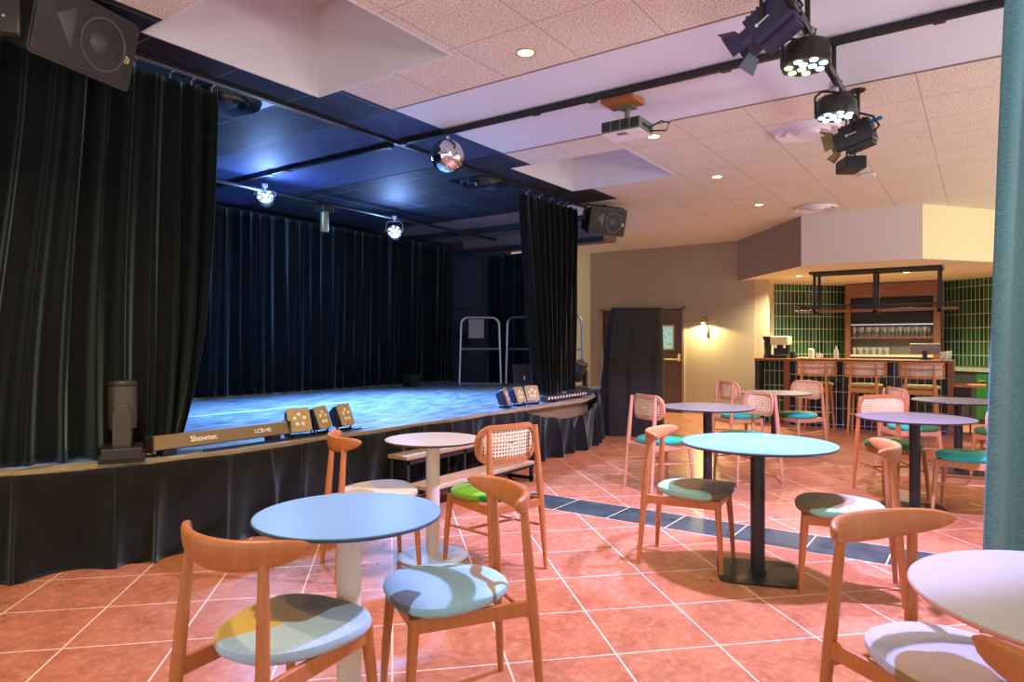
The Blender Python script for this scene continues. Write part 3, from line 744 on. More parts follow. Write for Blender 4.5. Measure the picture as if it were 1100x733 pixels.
# ------------------------------------------------------------------ wall things
sc1 = thing('wall_sconce', 'brass wall sconce glowing on the taupe wall by the door', 'wall lamp', (XB,4.22,1.6))
MB().tube([(-.015,0,-.1),(-.015,0,.06)], [.03,.02], 14).build('back_plate', M['brownhead'], sc1)
MB().tube([(-.02,0,.05),(-.03,0,.18),(-.09,.02,.22),(-.12,.05,.19)], .008, 8).build('arm', M['brownhead'], sc1)
m = MB(); m.M = Matrix.Translation((-.12,.05,.12)); m.lathe([(.05,0),(.02,.07),(.012,.075)], 18); m.build('lamp_shade', M['yell'], sc1)
m = MB(); m.M = Matrix.Translation((-.12,.05,.105)); m.lathe([(.005,-.01),(.022,.0),(.022,.018),(.01,.03)], 14); m.build('bulb', emit('sconce_bulb', (1,.75,.3), 30), sc1)
for i, (x, mt, lb) in enumerate(((12.80, srgb(70,96,120), 'small framed blue picture on the pale side wall of the bar'), (13.12, srgb(214,196,150), 'small framed cream picture beside the blue one'))):
    p = thing('picture_frame', lb, 'picture', (x, 3.3, 1.72)); 
    MB().bx(-.13,.13,-.02,0,-.17,-.15).bx(-.13,.13,-.02,0,.15,.17).bx(-.13,-.11,-.02,0,-.15,.15).bx(.11,.13,-.02,0,-.15,.15).build('frame', M['wood_w'], p)
    MB().bx(-.11,.11,-.012,0,-.15,.15).build('print', plain('print_%d' % i, mt, .6, noise=.4, nscale=14), p)

# draped panel
def drape_panel():
    L = []; n = 96; rnd = random.Random(4)
    for j in range(25):
        v = j/24; z = 1.85*(1-v)
        fl = min(1, v*1.6)**.6*(1-.10*v)
        pts = [(px_+.055*fl, py_) for px_, py_ in rr(.355+.085*fl, .16+.14*fl, .03+.09*fl)]
        m_ = len(pts); l = []
        for i in range(n):
            p = pts[int(i*m_/n)]; w = i/n*2*PI
            k = 1+.04*fl*(math.sin(w*9+v*1.4)+.6*math.sin(w*17+1+v))
            l.append((p[1]*k, p[0]*k, z if v > 0 else z+.004))
        L.append(l)
    cap = [(x*.1, y*.1, 1.855) for x, y, z in L[0]]
    mid = [(x*.97, y*.98, 1.852) for x, y, z in L[0]]
    return MB().loops([cap, mid]+L, cap=False)
dr = drape_panel().build('draped_panel', plain('black_cover', srgb(30,28,26), .85, noise=.4, nscale=6, sheen=.1), loc=(9.2,4.19,0), rz=R(28))
tag(dr, 'tall object fully covered by a black cloth beside the stage end', 'covered panel')

# step unit
su = thing('stage_steps', 'black framed wooden steps standing against the stage skirt', 'steps', (4.75,3.83,0))
MB().bx(-.75,.75,0,.22,.39,.42).build('tread', M['ply'], su, .003); MB().bx(-.75,.75,-.26,.0,.17,.20).build('tread', M['ply'], su, .003)
m = MB()
for x in (-.73,0,.73):
    m.bx(x-.015,x+.015,.19,.22,0,.39).bx(x-.015,x+.015,0,.03,0,.39).bx(x-.015,x+.015,-.25,-.22,0,.17).bx(x-.015,x+.015,-.25,.2,.02,.05)
m.bx(-.75,.75,0,.02,.35,.39).bx(-.75,.75,-.25,-.23,.14,.17)
m.build('frame', M['black'], su)

# ------------------------------------------------------------------ loudspeakers
def speaker(name, label, c, u, pitch, L=.58, Hh=.36, dep=.26, flip=1):
    """c = centre of the front grille; u = horizontal direction of its long side"""
    ux = Vector((*u, 0)).normalized(); n0 = Vector((ux.y, -ux.x, 0))
    if n0.y > 0: n0 = -n0
    n = (n0*math.cos(pitch)-Vector((0,0,1))*math.sin(pitch)); v = n.cross(ux)
    if v.z < 0: v = -v
    T = Matrix(((ux.x, v.x, n.x, c[0]),(ux.y, v.y, n.y, c[1]),(ux.z, v.z, n.z, c[2]),(0,0,0,1)))
    r = bpy.data.objects.new(name, None); COL.objects.link(r); r.matrix_world = T; tag(r, label, 'loudspeaker', 'hanging loudspeakers')
    def pr(a0, a1, z0, z1, k0, k1):
        return [(a0[0]*k0, a0[1]*k0, z0)]
    l, h = L/2, Hh/2
    o = rr(l, h, .03); 
    MB().loops([[(x*.82, y*.72, -dep) for x, y in o], [(x*.99, y*.99, -.04) for x, y in o], [(x, y, -.02) for x, y in o], [(x*.995, y*.99, -.002) for x, y in o]]).build('cabinet', M['dkplastic'], r)
    o = rr(l*.955, h*.93, .02); gp = MB().loops([[(x, y, -.002) for x, y in o], [(x, y, .004) for x, y in o], [(x*.98, y*.97, .007) for x, y in o]]).build('grille', M['grill'], r)
    m = MB(); m.lathe([(h*.74,.007),(h*.74,.012),(h*.68,.012),(h*.66,.008)], 40, (l*.30,0,0), 0); m.build('woofer_ring', M['cone'], gp)
    m = MB(); m.lathe([(h*.28,.007),(h*.24,.012),(h*.1,.016)], 28, (l*.22,0.0,0)); m.build('dust_cap', M['cone'], gp)
    m = MB(); m.add([(-l*.28,h*.62,.007),(-l*.28,-h*.5,.007),(-l*.62,h*.25,.007),(-l*.32,h*.45,.011),(-l*.32,-h*.35,.011),(-l*.55,h*.2,.011)], [(0,1,4,3),(1,2,5,4),(2,0,3,5),(3,4,5)], False); m.build('horn', M['cone'], gp)
    # emblem: ring with three crossed tuning forks
    e = MB(); e.lathe([(.020,.007),(.020,.010),(.016,.010),(.016,.007)], 28, (l*.80,-h*.12,0), 0)
    for k in range(3):
        a = R(90+120*k); e.box((l*.80+.008*math.cos(a), -h*.12+.008*math.sin(a), .009), (.016,.003,.003), a); 
        for s in (1,-1): e.box((l*.80+.011*math.cos(a)-s*.003*math.sin(a), -h*.12+.011*math.sin(a)+s*.003*math.cos(a), .009), (.009,.0018,.003), a)
    e.build('emblem', plain('emblem_gold', srgb(226,214,150), .4), gp)
    b_ = MB(); b_.tube([(-l-.015,0,-.12),(-l-.015,h+.012,-.12),(l+.015,h+.012,-.12),(l+.015,0,-.12)], .012, 6); b_.tube([(0,h+.012,-.12),(0,h+.03,-.13)], .02, 6)
    b_.build('bracket', M['black'], r)
    return r
speaker('loudspeaker', 'dark grey loudspeaker hanging in front of the left stage curtain', (1.65,3.90,2.97), (.95,.3), R(14), .60, .38, .25)
speaker('loudspeaker', 'black loudspeaker hanging right of the narrow stage curtain', (7.98,4.03,2.93), (.893,-.45), R(14), .58, .36, .26)
wb_ = thing('wall_bracket', 'black bracket plate with screws in the upper left corner', 'bracket', (1.23,3.76,2.83), R(-35)); MB().bx(-.06,.06,0,.03,-.02,.29).tube([(-.06,.015,-.02),(.06,.015,-.02)], .015, 8).build('plate', M['dkplastic'], wb_, .01)
m = MB()
for z in (.05,.17): m.tube([(0,0,z),(0,-.006,z)], .007, 8)
m.build('screw', M['steel'], wb_)

# ------------------------------------------------------------------ stage lamps
def par(label, loc, rz, tilt, group, size=.188):
    r = thing('stage_lamp', label, 'stage lamp', loc, rz, group); h = size/2   # faces local -Y
    T = Matrix.Translation((0,0,.13)) @ Matrix.Rotation(tilt, 4, 'X') @ Matrix.Rotation(PI/2, 4, 'X')
    o = rr(h, h, .022)
    m = MB(); m.M = T; m.loops([[(x*.7, y*.7, -.10) for x, y in o], [(x*.93, y*.93, -.04) for x, y in o], [(x*.93, y*.93, 0) for x, y in o]]); m.build('housing', M['blue_black'], r)
    m = MB(); m.M = T; m.loops([[(x*.98, y*.98, -.001) for x, y in o], [(x, y, .004) for x, y in o], [(x*.98, y*.98, .012) for x, y in o]]); m.lathe([(h*.74,.012),(h*.74,.015),(h*.70,.015),(h*.70,.012)], 32, cap=0); fp = m.build('face_plate', M['brownface'], r)
    for k in range(5):
        a = R(90+72*k); l = MB(); l.M = T; l.lathe([(.017,.012),(.015,.018),(.007,.021)], 14, (.042*math.cos(a), .042*math.sin(a), 0)); l.build('lens', M['lens'], fp)
    b_ = MB(); b_.tube([(-h-.008,0,.13),(-h-.012,.01,.012),(h+.012,.01,.012),(h+.008,0,.13)], .009, 6); b_.tube([(-h*.6,-.05,.008),(-h*.6,.08,.008)], .008, 6); b_.tube([(h*.6,-.05,.008),(h*.6,.08,.008)], .008, 6); b_.build('yoke', M['black'], r)
    return r
M['dkglass'] = plain('dark_lens', srgb(60,62,70), .1, coat=.5)
M['lens'] = plain('lens', srgb(240,232,210), .1, coat=.5)
p1 = par('square stage lamp nearest the long light bar on the left stage edge', (3.33,4.33,SZ), R(-12), R(-20), 'square stage lamps on the left stage edge')
PGL = 'square stage lamps on the left stage edge'; PGR = 'square stage lamps on the right stage edge'
dup(p1, 'middle square stage lamp of three on the left stage edge', (3.555,4.33,SZ), R(22), PGL)
dup(p1, 'square stage lamp furthest right of the left trio, behind the small chair back', (3.79,4.33,SZ), R(18), PGL)
dup(p1, 'square stage lamp at the left of the trio in front of the right curtain', (6.14,4.36,SZ), R(28), PGR)
dup(p1, 'middle square stage lamp of the trio in front of the right curtain', (6.40,4.36,SZ), R(5), PGR)
dup(p1, 'square stage lamp of the right trio next to the light strip', (6.66,4.36,SZ), R(-22), PGR)
def text(s, parent, loc, rot, size, mat, name='lettering'):
    cu = bpy.data.curves.new(name, 'FONT'); cu.body = s; cu.size = size; cu.extrude = .0008; cu.materials.append(mat)
    cu.offset = .0006
    tmp = bpy.data.objects.new('tmp_text', cu); COL.objects.link(tmp); dg = bpy.context.evaluated_depsgraph_get()
    me = bpy.data.meshes.new_from_object(tmp.evaluated_get(dg)); me.name = name
    bpy.data.objects.remove(tmp); bpy.data.curves.remove(cu)
    if not me.materials: me.materials.append(mat)
    o = bpy.data.objects.new(name, me); COL.objects.link(o); o.parent = parent; o.location = loc; o.rotation_euler = rot; return o
lb = thing('light_bar', 'long brown-black light bar with white lettering on the left stage edge', 'light bar', (2.20,4.29,SZ), R(0))
prof = [(.0,.045),(.035,.13),(.075,.13),(.09,.10),(.09,.04),(.05,.03)]
m = MB(); n = len(prof); m.add([(0,y,z) for y, z in prof]+[(1.02,y,z) for y, z in prof], [tuple(range(n)), tuple(range(2*n-1, n-1, -1))]+[(i,(i+1) % n,n+(i+1) % n,n+i) for i in range(n)], False); m.build('housing', M['brownbar'], lb, .003)
for a in (-.008, 1.02): MB().bx(a,a+.008,-.002,.095,.025,.135).build('end_cap', M['brownhead'], lb, .002)
for a in (.06, .86): MB().bx(a,a+.08,.0,.09,0.001,.04).build('foot', M['black'], lb, .003)
wt = plain('white_print', srgb(244,240,230), .5)
tl = math.atan2(.085,.035)
text('Showtec', lb, (.25,.0115,.072), (tl,0,0), .055, wt); text('LCB140', lb, (.73,.0115,.076), (tl,0,0), .042, wt)
m = MB()
m.tube([(2.5,4.245,SZ+.012),(2.8,4.235,SZ+.012),(3.0,4.25,SZ+.012),(3.3,4.24,SZ+.012),(3.62,4.26,SZ+.012),(3.9,4.25,SZ+.012)], .007, 6)
tag(m.build('power_cable', M['wire']), 'black cable lying along the left stage edge under the light bar', 'cable')
def moving_head(label, loc, rz, tilt, s=1.0):
    r = thing('moving_head_lamp', label, 'moving head lamp', loc, rz, 'moving head lamps on the stage edge')
    MB().bx(-.14*s,.14*s,-.11*s,.11*s,.02,.09*s).bx(-.12*s,-.06*s,-.125*s,.125*s,0,.05).bx(.06*s,.12*s,-.125*s,.125*s,0,.05).build('base', M['dkplastic'], r, .008)
    m = MB()
    for q in (1,-1):
        m.loops([[(q*.105*s+dx, y, z) for y, z in ((-.05*s,.10*s),(.05*s,.10*s),(.05*s,.30*s),(.03*s,.35*s),(-.03*s,.35*s),(-.05*s,.30*s))] for dx in (-.018*s,.018*s)])
    m.bx(-.12*s,.12*s,-.05*s,.05*s,.09*s,.13*s); m.build('yoke', M['brownhead'], r, .006)
    T = Matrix.Translation((0,0,.31*s)) @ Matrix.Rotation(tilt, 4, 'X')
    m = MB(); m.M = T; m.lathe([(.05*s,-.13*s),(.075*s,-.11*s),(.08*s,-.02*s),(.08*s,.17*s),(.075*s,.18*s)], 28); hd = m.build('head', M['brownhead'], r)
    m = MB(); m.M = T; m.lathe([(.066*s,.181*s),(.05*s,.186*s),(.02*s,.188*s)], 24); m.build('lens', M['dkglass'], hd)
    m = MB(); m.M = T; m.lathe([(.081*s,.15*s),(.084*s,.155*s),(.084*s,.17*s),(.081*s,.175*s)], 28, cap=0); m.build('head_ring', M['dkplastic'], hd)
    return r
moving_head('moving head stage lamp pointing up beside the left stage curtain', (2.05,4.37,SZ+.001), R(62), 0, 1.0)
moving_head('moving head stage lamp tilted towards the room at the right stage end', (8.22,4.60,SZ), R(-30), R(35), 1.0)
ls = thing('light_strip', 'flat light strip with a row of lenses under the narrow right curtain', 'light strip', (6.88,4.30,SZ), R(2))
lh = MB().bx(0,1.12,0,.09,.02,.075).build('housing', M['brownhead'], ls, .004)
for k in range(14): 
    l = MB(); l.M = Matrix.Translation((.07+.075*k,-.0005,.05)) @ Matrix.Rotation(PI/2, 4, 'X'); l.lathe([(.018,0),(.015,.005),(.006,.007)], 12); l.build('lens', M['lens'], lh)
for a in (.2, .82): MB().bx(a,a+.1,-.01,.1,0.001,.02).build('foot', M['black'], ls)
# rear pipe and hanging lamps
tag(MB().tube([(2.6,6.6,3.05),(9.0,6.6,3.05)], .024, 12).build('lighting_pipe', M['black']), 'long black pipe under the stage ceiling carrying the lit lamps', 'pipe')
def hang_led(label, loc, rz, tilt, lensmat, size=.21, lens2=None, yoke=.16, body=None, group=None, rnd=False):
    r = thing('led_lamp', label, 'led lamp', loc, rz, group); h = size/2
    T = Matrix.Rotation(tilt, 4, 'X') @ Matrix.Rotation(PI/2, 4, 'X')
    o = [(h*math.cos(2*PI*i/8+PI/8), h*math.sin(2*PI*i/8+PI/8)) for i in range(8)] if not rnd else [(h*math.cos(2*PI*i/28), h*math.sin(2*PI*i/28)) for i in range(28)]
    m = MB(); m.M = T; m.loops([[(x*.80, y*.80, -.115) for x, y in o], [(x*.98, y*.98, -.085) for x, y in o], [(x, y, .0) for x, y in o], [(x*.96, y*.96, .006) for x, y in o]]); hp = m.build('housing', body or M['dkplastic'], r)
    for k in range(10):
        if k < 3: a, q = R(120*k+30), .25
        else: a, q = R(360/7*(k-3)), .66
        l = MB(); l.M = T; e_ = .72 if rnd else 1.; l.lathe([(.021*e_,.006),(.018*e_,.011),(.008*e_,.013)], 12, (h*q*math.cos(a), h*q*math.sin(a), 0))
        l.build('lens', (lens2 if lens2 and math.sin(a)*q < -.05 else lensmat), hp)
    b_ = MB(); b_.tube([(-h-.01,0,0),(-h-.012,.0,yoke*.75),(-h*.75,0,yoke),(h*.75,0,yoke),(h+.012,.0,yoke*.75),(h+.01,0,0)], .008, 6); b_.build('yoke', M['black'], r)
    b_ = MB(); b_.tube([(0,0,yoke),(0,0,yoke+.05)], .016, 8); b_.bx(-.03,.03,-.03,.03,yoke+.035,yoke+.07); b_.build('clamp', M['steel'], r)
    return r
def face(px, py): return math.atan2(-py, -px)+PI/2     # turn local -Y towards the room origin
hang_led('blue-lit led lamp hanging at the left of the stage pipe', (4.60,6.57,2.985), R(-35), R(-28), M['ledw'], .2, yoke=.06, group='lit led lamps over the stage', rnd=True)
hang_led('blue-lit led lamp hanging lower at the right of the stage pipe', (6.62,6.57,2.86), R(-45), R(-18), M['ledw'], .2, yoke=.14, group='lit led lamps over the stage', rnd=True)
pf = thing('profile_lamp', 'unlit spotlight pointing down between the two blue-lit lamps', 'spotlight', (5.43,6.57,2.95))
MB().bx(-.08,.08,-.08,.08,-.02,.06).build('housing', M['dkplastic'], pf, .01); MB().lathe([(.045,-.26),(.05,-.24),(.05,-.02)], 20).build('barrel', plain('barrel', srgb(120,120,84), .35, .4), pf)
MB().tube([(-.09,0,0),(-.09,0,.085),(.09,0,.085),(.09,0,0)], .008, 6).bx(-.03,.03,-.03,.03,.06,.12).build('yoke', M['black'], pf)
# railings, boxes at stage right
def hoop(label, a, b, hgt=1.15):
    a, b = Vector((*a, SZ)), Vector((*b, SZ)); d = (b-a); L = d.length
    r = thing('railing', label, 'railing', tuple(a), math.atan2(d.y, d.x), 'tubular railings on the stage'); q = .12
    pts = [(0,0,.02),(0.03,0,hgt-q)]+[(.03+q-q*math.cos(R(t)),0,hgt-q+q*math.sin(R(t))) for t in (20,45,70,90)]+[(L-.03-q+q*math.sin(R(t)),0,hgt-q+q*math.cos(R(t))) for t in (0,20,45,70,90)]+[(L,0,.02)]
    MB().tube(pts, .021, 10).build('hoop', M['steel'], r); [MB().tube([(.01,0,z),(L-.01,0,z)], .017, 8).build('cross_bar', M['steel'], r) for z in (.03,.62)]; return r
hoop('tubular railing with a pale board hung on it at stage right', (8.80,7.22), (9.30,6.72))
hoop('tubular railing partly behind the narrow right curtain', (9.34,6.64), (9.22,5.08))
tag(MB().bx(-.13,.13,-.01,.01,-.16,.16).build('hanging_board', plain('beige_board', srgb(150,128,110), .6), bevel=.004, loc=(8.97,6.99,1.58), rz=R(-45)), 'small beige board hanging on the tubular railing', 'board')
mn = thing('stage_monitor', 'dark wedge monitor standing behind the tubular railing', 'monitor speaker', (9.6,6.48,SZ+.001), R(-40)); MB().add([(-.2,-.15,0),(.2,-.15,0),(.2,.15,0),(-.2,.15,0),(-.2,-.05,.36),(.2,-.05,.36),(.2,.15,.36),(-.2,.15,.36)], [(0,3,2,1),(4,5,6,7),(0,1,5,4),(1,2,6,5),(2,3,7,6),(3,0,4,7)], False).build('cabinet', plain('monitor_navy', srgb(34,42,60), .5), mn, .01); MB().bx(-.01,.01,-.125,-.115,.06,.16).build('handle', M['steel'], mn)
fb = thing('floor_box', 'small black box on the stage floor before the rear curtain', 'box', (8.2,7.75,SZ)); MB().bx(-.1,.1,-.1,.1,0,.2).build('case', M['dkplastic'], fb, .01); MB().bx(-.08,.08,-.105,-.1,.02,.18).build('front_grille', M['grill'], fb)
wr = thing('wall_console', 'small console shelf with cables on the grey wing wall', 'console', (9.99,8.0,1.5)); MB().bx(-.12,0,-.28,.24,0,.05).build('shelf', M['dkplastic'], wr); MB().bx(-.1,-.02,-.1,.1,-.2,-.03).bx(-.1,-.02,.14,.2,-.1,0).build('junction_box', M['grill'], wr)

# ------------------------------------------------------------------ ceiling things
DL = [(3.58,2.39),(5.69,2.42),(7.48,2.43),(9.32,2.46)]
for i, (x, y) in enumerate(DL):
    r = thing('downlight', ['round recessed downlight between the skylight and the white ceiling band','round recessed downlight just beyond the projector','third recessed downlight from the projector side, past the second skylight','recessed downlight furthest back, nearest the bar'][i], 'downlight', (x,y,CZ), 0, 'recessed ceiling downlights')
    MB().lathe([(.05,-.002),(.052,-.006),(.062,-.006),(.066,0)], 28, cap=0).build('trim_ring', M['yell'], r); MB().lathe([(.001,-.003),(.05,-.003),(.05,-.001)], 24).build('lamp', M['warm'], r)
for i, (x, y) in enumerate(((11.6,2.55),(11.9,1.0))):
    r = thing('downlight', ['recessed downlight above the left end of the bar rack','recessed downlight above the right end of the bar rack'][i], 'downlight', (x+.55,y,2.475), 0, 'recessed bar downlights')
    MB().lathe([(.05,-.002),(.052,-.006),(.062,-.006),(.066,0)], 24, cap=0).build('trim_ring', M['yell'], r); MB().lathe([(.001,-.003),(.05,-.003),(.05,-.001)], 20).build('lamp', M['warm'], r)
def vent(label, x, y, m1, m2, sq):
    r = thing('air_vent', label, 'air vent', (x,y,CZ), 0, 'round ceiling air vents')
    if sq: MB().bx(-.29,.29,-.29,.29,-.006,-.001).build('plate', m1, r)
    prof = lambda a, z: [(a,-.006),(a-.012,-.006-z),(a-.07,-.012),(a-.07,-.006)]
    for a, z in ((.275,.03),(.19,.035)): MB().lathe(prof(a, z), 40, cap=0).build('ring', m1, r)
    MB().lathe([(.11,-.008),(.09,-.045),(.02,-.05)], 32).build('core', m2, r)
    return r
vm = plain('vent_white', srgb(226,222,226), .4)
vent('white round air vent behind the second pair of ceiling lamps', 6.28, 1.25, vm, vm, True)
vent('white round air vent at the dark soffit corner near the bar', 9.93, 1.87, vm, vm, False)
vk = plain('vent_black', srgb(22,26,38), .35)
vent('black round air vent beside the left stage curtain', 2.95, 4.73, vk, vk, True)
vent('black round air vent left of the narrow right curtain', 6.2, 4.72, vk, vk, True)
tag(MB().bx(-.07,.07,-.07,.07,-.03,0).build('smoke_detector', vm, bevel=.012, loc=(8.3,1.03,CZ)), 'small white ceiling sensor behind the lower spotlight', 'sensor')
# mirror ball
mb_ = thing('mirror_ball', 'silver mirror ball hanging from the black rail by the stage', 'mirror ball', (4.48,3.81,2.965))
m = MB(); vs = []; rows = 26
for j in range(rows):
    t0, t1 = PI*j/rows, PI*(j+1)/rows; tm = (t0+t1)/2; n = max(3, int(2*rows*math.sin(tm)))
    for i in range(n):
        a0, a1 = 2*PI*i/n, 2*PI*(i+1)/n; am = (a0+a1)/2; c0 = Vector((math.sin(tm)*math.cos(am), math.sin(tm)*math.sin(am), math.cos(tm)))
        q = []
        for (t, a) in ((t0,a0),(t1,a0),(t1,a1),(t0,a1)):
            p = Vector((math.sin(t)*math.cos(a), math.sin(t)*math.sin(a), math.cos(t))); p = c0+(p-c0)*.93; p = p+(c0*c0.dot(c0-p)); q.append(tuple(p*.145))
        m.add(q, [(0,1,2,3)], False)
m.build('mirror_tiles', M['mirror'], mb_); MB().lathe([(.001,-.142),(.07,-.123),(.123,-.07),(.142,0),(.123,.07),(.07,.123),(.001,.142)], 32).build('core', plain('ball_core', srgb(90,90,95), .5), mb_)
MB().tube([(0,0,.14),(0,0,.172)], .02, 10).tube([(0,0,.172),(0,0,.176)], .012).build('hanger', M['chrome'], mb_)
# projector
pj = thing('projector', 'white-bottomed projector under a wooden block on the white ceiling band', 'projector', (4.76,2.24,2.99), R(0))
pc = MB().bx(-.13,.13,-.16,.16,-.045,.045).build('case', plain('proj_green', srgb(112,122,104), .5), pj, .012)
MB().bx(-.125,.125,-.155,.155,-.052,-.044).build('bottom_plate', plain('proj_white', srgb(240,238,240), .5), pj, .004)
m = MB()
for k in range(4): m.bx(-.134,-.129,-.15+.078*k,-.085+.078*k,-.035,.035)
m.build('vent_grille', M['dkplastic'], pc)
MB().bx(-.1,-.04,-.03,.05,-.0535,-.0515).build('type_plate', plain('plate_lilac', srgb(120,116,150), .5), pj)
m = MB()
for k in range(5): m.bx(-.08+.035*k,-.06+.035*k,-.164,-.158,-.02,.005)
m.build('port', M['dkplastic'], pc)
MB().tube([(0,0,.045),(0,0,.165)], .02, 14).bx(-.05,.05,-.06,.06,.045,.055).bx(-.05,.05,-.06,.06,.155,.165).build('mount', plain('mount_olive', srgb(126,130,104), .4), pj)
MB().bx(-.19,.03,-.13,.13,.165,.208).build('wooden_block', M['wood'], pj, .003)
m = MB(); m.tube([(.06,-.16,.0),(.08,-.24,.04),(.1,-.3,.02),(.08,-.28,-.04),(.05,-.16,-.03)], .006, 6); m.build('cable', M['wire'], pj)
# lighting rig
RY = .75
def rigpipe(x0, x1, label):
    r = thing('rig_pipe', label, 'pipe', (0,RY,2.98), 0, 'black pipes carrying the ceiling lamps')
    MB().tube([(x0,0,0),(x1,0,0)], .024, 14).build('tube', M['black'], r)
    for x in (x0+.25, x1-.25): MB().tube([(x,0,.02),(x,0,.215)], .014, 8).lathe([(.05,.205),(.05,.218)], 16, (x,0,0)).build('hanger', M['black'], r)
    m = MB(); n = 14
    m.tube([(x0+(x1-x0)*i/n, .025*math.sin(i*2.1), .03*math.cos(i*1.7)) for i in range(n+1)], .007, 6); m.build('cable', M['wire'], r); return r
rigpipe(3.25, 4.02, 'short black pipe holding the nearest pair of ceiling lamps'); rigpipe(4.28, 5.75, 'black pipe with open end holding the second pair of ceiling lamps')
def fresnel(label, loc, rz, tilt, body, doors, s=1., bm=None):
    r = thing('theatre_spotlight', label, 'theatre spotlight', loc, rz, 'theatre spotlights on the ceiling pipes')
    T = Matrix.Rotation(tilt, 4, 'X') @ Matrix.Rotation(PI/2, 4, 'X')   # axis local -Y
    m = MB(); m.M = T; o = rr(.09*s,.10*s,.03*s)
    m.loops([[(x*.9, y*.9, -.15*s) for x, y in o], [(x, y, -.14*s) for x, y in o], [(x, y, .10*s) for x, y in o]]); 
    for k in range(6): m.box((0, .1*s, -.11*s+.035*s*k), (.15*s,.012*s,.012*s))
    m.build('housing', body, r)
    m = MB(); m.M = T; m.lathe([(.085*s,.10*s),(.085*s,.16*s),(.078*s,.16*s),(.076*s,.10*s)], 28, cap=0); lt_ = m.build('lens_tube', body, r)
    m = MB(); m.M = T; m.lathe([(.075*s,.145*s),(.05*s,.158*s),(.01*s,.162*s)], 24); m.build('lens', doors if doors else M['lens'], lt_)
    for k in range(4):
        m = MB(); m.M = T; a = PI/2*k; Q = Matrix.Rotation(a, 4, 'Z') @ Matrix.Translation((.085*s,0,.16*s)) @ Matrix.Rotation(R(28), 4, 'Y')
        w0, w1, l = (.07*s,.10*s,.095*s) if k % 2 else (.055*s,.075*s,.085*s)
        vs = [(0,-w0,0),(0,w0,0),(0,w1,l),(0,-w1,l),(.003,-w0,0),(.003,w0,0),(.003,w1,l),(.003,-w1,l)]
        m.add([tuple(Q @ Vector(p)) for p in vs], [(0,1,2,3),(7,6,5,4),(0,4,5,1),(1,5,6,2),(2,6,7,3),(3,7,4,0)], False)
        m.build('barn_door', bm or body, lt_)
    m = MB(); m.tube([(-.12*s,0,0),(-.125*s,0,.13*s),(-.08*s,0,.17*s),(.08*s,0,.17*s),(.125*s,0,.13*s),(.12*s,0,0)], .011*s, 6); m.bx(-.02,.02,-.02,.02,.16*s,.2*s+.03); m.build('yoke', M['black'], r)
    m = MB(); m.M = T; m.box((0,-.115*s,-.02*s), (.13*s,.03*s,.22*s)); m.build('ballast_box', body, r, .004)
    # white maker mark on the side: a small burst and a line
    for q in (1,-1):
        m = MB(); m.M = T; m.box((q*.0915*s,0,.0), (.001,.008*s,.07*s)); m.box((q*.0915*s,0,.045*s), (.001,.022*s,.012*s)); m.box((q*.0915*s,0,.045*s), (.001,.012*s,.022*s)); m.build('maker_mark', wt, r)
    m = MB(); m.tube([(0,.15*s*math.cos(tilt),.0),(.03,.2*s,.03),(.03,.15*s,.1),(0,.03,.19*s)], .007, 6); m.build('cable', M['wire'], r)
    m = MB(); m.M = T; m.box((.03*s,.05*s,-.19*s), (.03*s,.03*s,.1*s)); m.build('plug', plain('blue_plug', srgb(50,120,200), .4) if 'blue_plug' not in bpy.data.materials else bpy.data.materials['blue_plug'], r, .004)
    return r
fresnel('large navy theatre spotlight with open barn doors at the top of the photo', (3.53,.88,2.95), R(172), R(30), M['blue_black'], None, .86)
led_t = M['dkplastic']
hang_led('ceiling led lamp with mixed white and green diodes below the navy spotlight', (3.78,.76,2.80), R(-40), R(88), M['ledm'], .26, M['ledg'], .13, group='led lamps on the ceiling pipes')
hang_led('ceiling led lamp with blue-white diodes on the open-ended pipe', (4.66,.76,2.78), R(-50), R(90), M['ledw2'] if 'ledw2' in M else M['ledm'], .25, None, .15, group='led lamps on the ceiling pipes')
fresnel('black theatre spotlight with gold-lit barn doors under the second led lamp', (5.08,.71,2.75), R(172), R(14), M['dkplastic'], None, .78, plain('gold_lit_door', srgb(120,104,58), .45))  # yellow light on the barn doors put into their colour
bx_ = thing('dimmer_box', 'small black box hanging below the black theatre spotlight', 'box', (5.25,.76,2.60), R(30)); MB().bx(-.1,.1,-.07,.07,-.05,.04).build('case', M['dkplastic'], bx_, .012); MB().bx(-.06,-.01,-.073,-.07,-.03,.02).bx(.01,.06,-.073,-.07,-.03,.02).build('socket', M['black'], bx_); MB().tube([(.07,0,.04),(.08,0,.36)], .006, 6).tube([(-.07,0,.04),(-.02,0,.36)], .006, 6).build('strap', M['wire'], bx_)

# right-hand window curtain
bc = NT('blue_linen'); cc, x_, y_, z_ = bc.coord()
mpx = bc.n('ShaderNodeMapping', inp={0: cc}); mpx.inputs['Scale'].default_value = (30,30,260)
wv = bc.noise(mpx.outputs[0], 1.5, 3); bc.set(Base_Color=bc.ramp(wv, [(.3, srgb(58,108,130)), (.7, srgb(98,148,160))]), Roughness=.85, Sheen_Weight=.15); bc.bump(wv, .25, .003)
def bcf(u, v):
    low = 1-v; base = Vector((3.90,-.085)); d = Vector((.572,-.82)); n = Vector((-.82,-.572))
    s = -.15*low**.8*(1-u)+u*.95
    ph = u*2*PI*3.2+.5+.5*math.sin(low*2); o = .055*math.sin(ph)*(.7+.3*low)
    p = base+d*s+n*o
    return (p.x, p.y, .015+3.16*v)
tag(MB().grid(bcf, 110, 30).build('window_curtain', bc.m, solid=.005, ang=180), 'blue-green linen curtain hanging at the right edge of the photo', 'curtain')

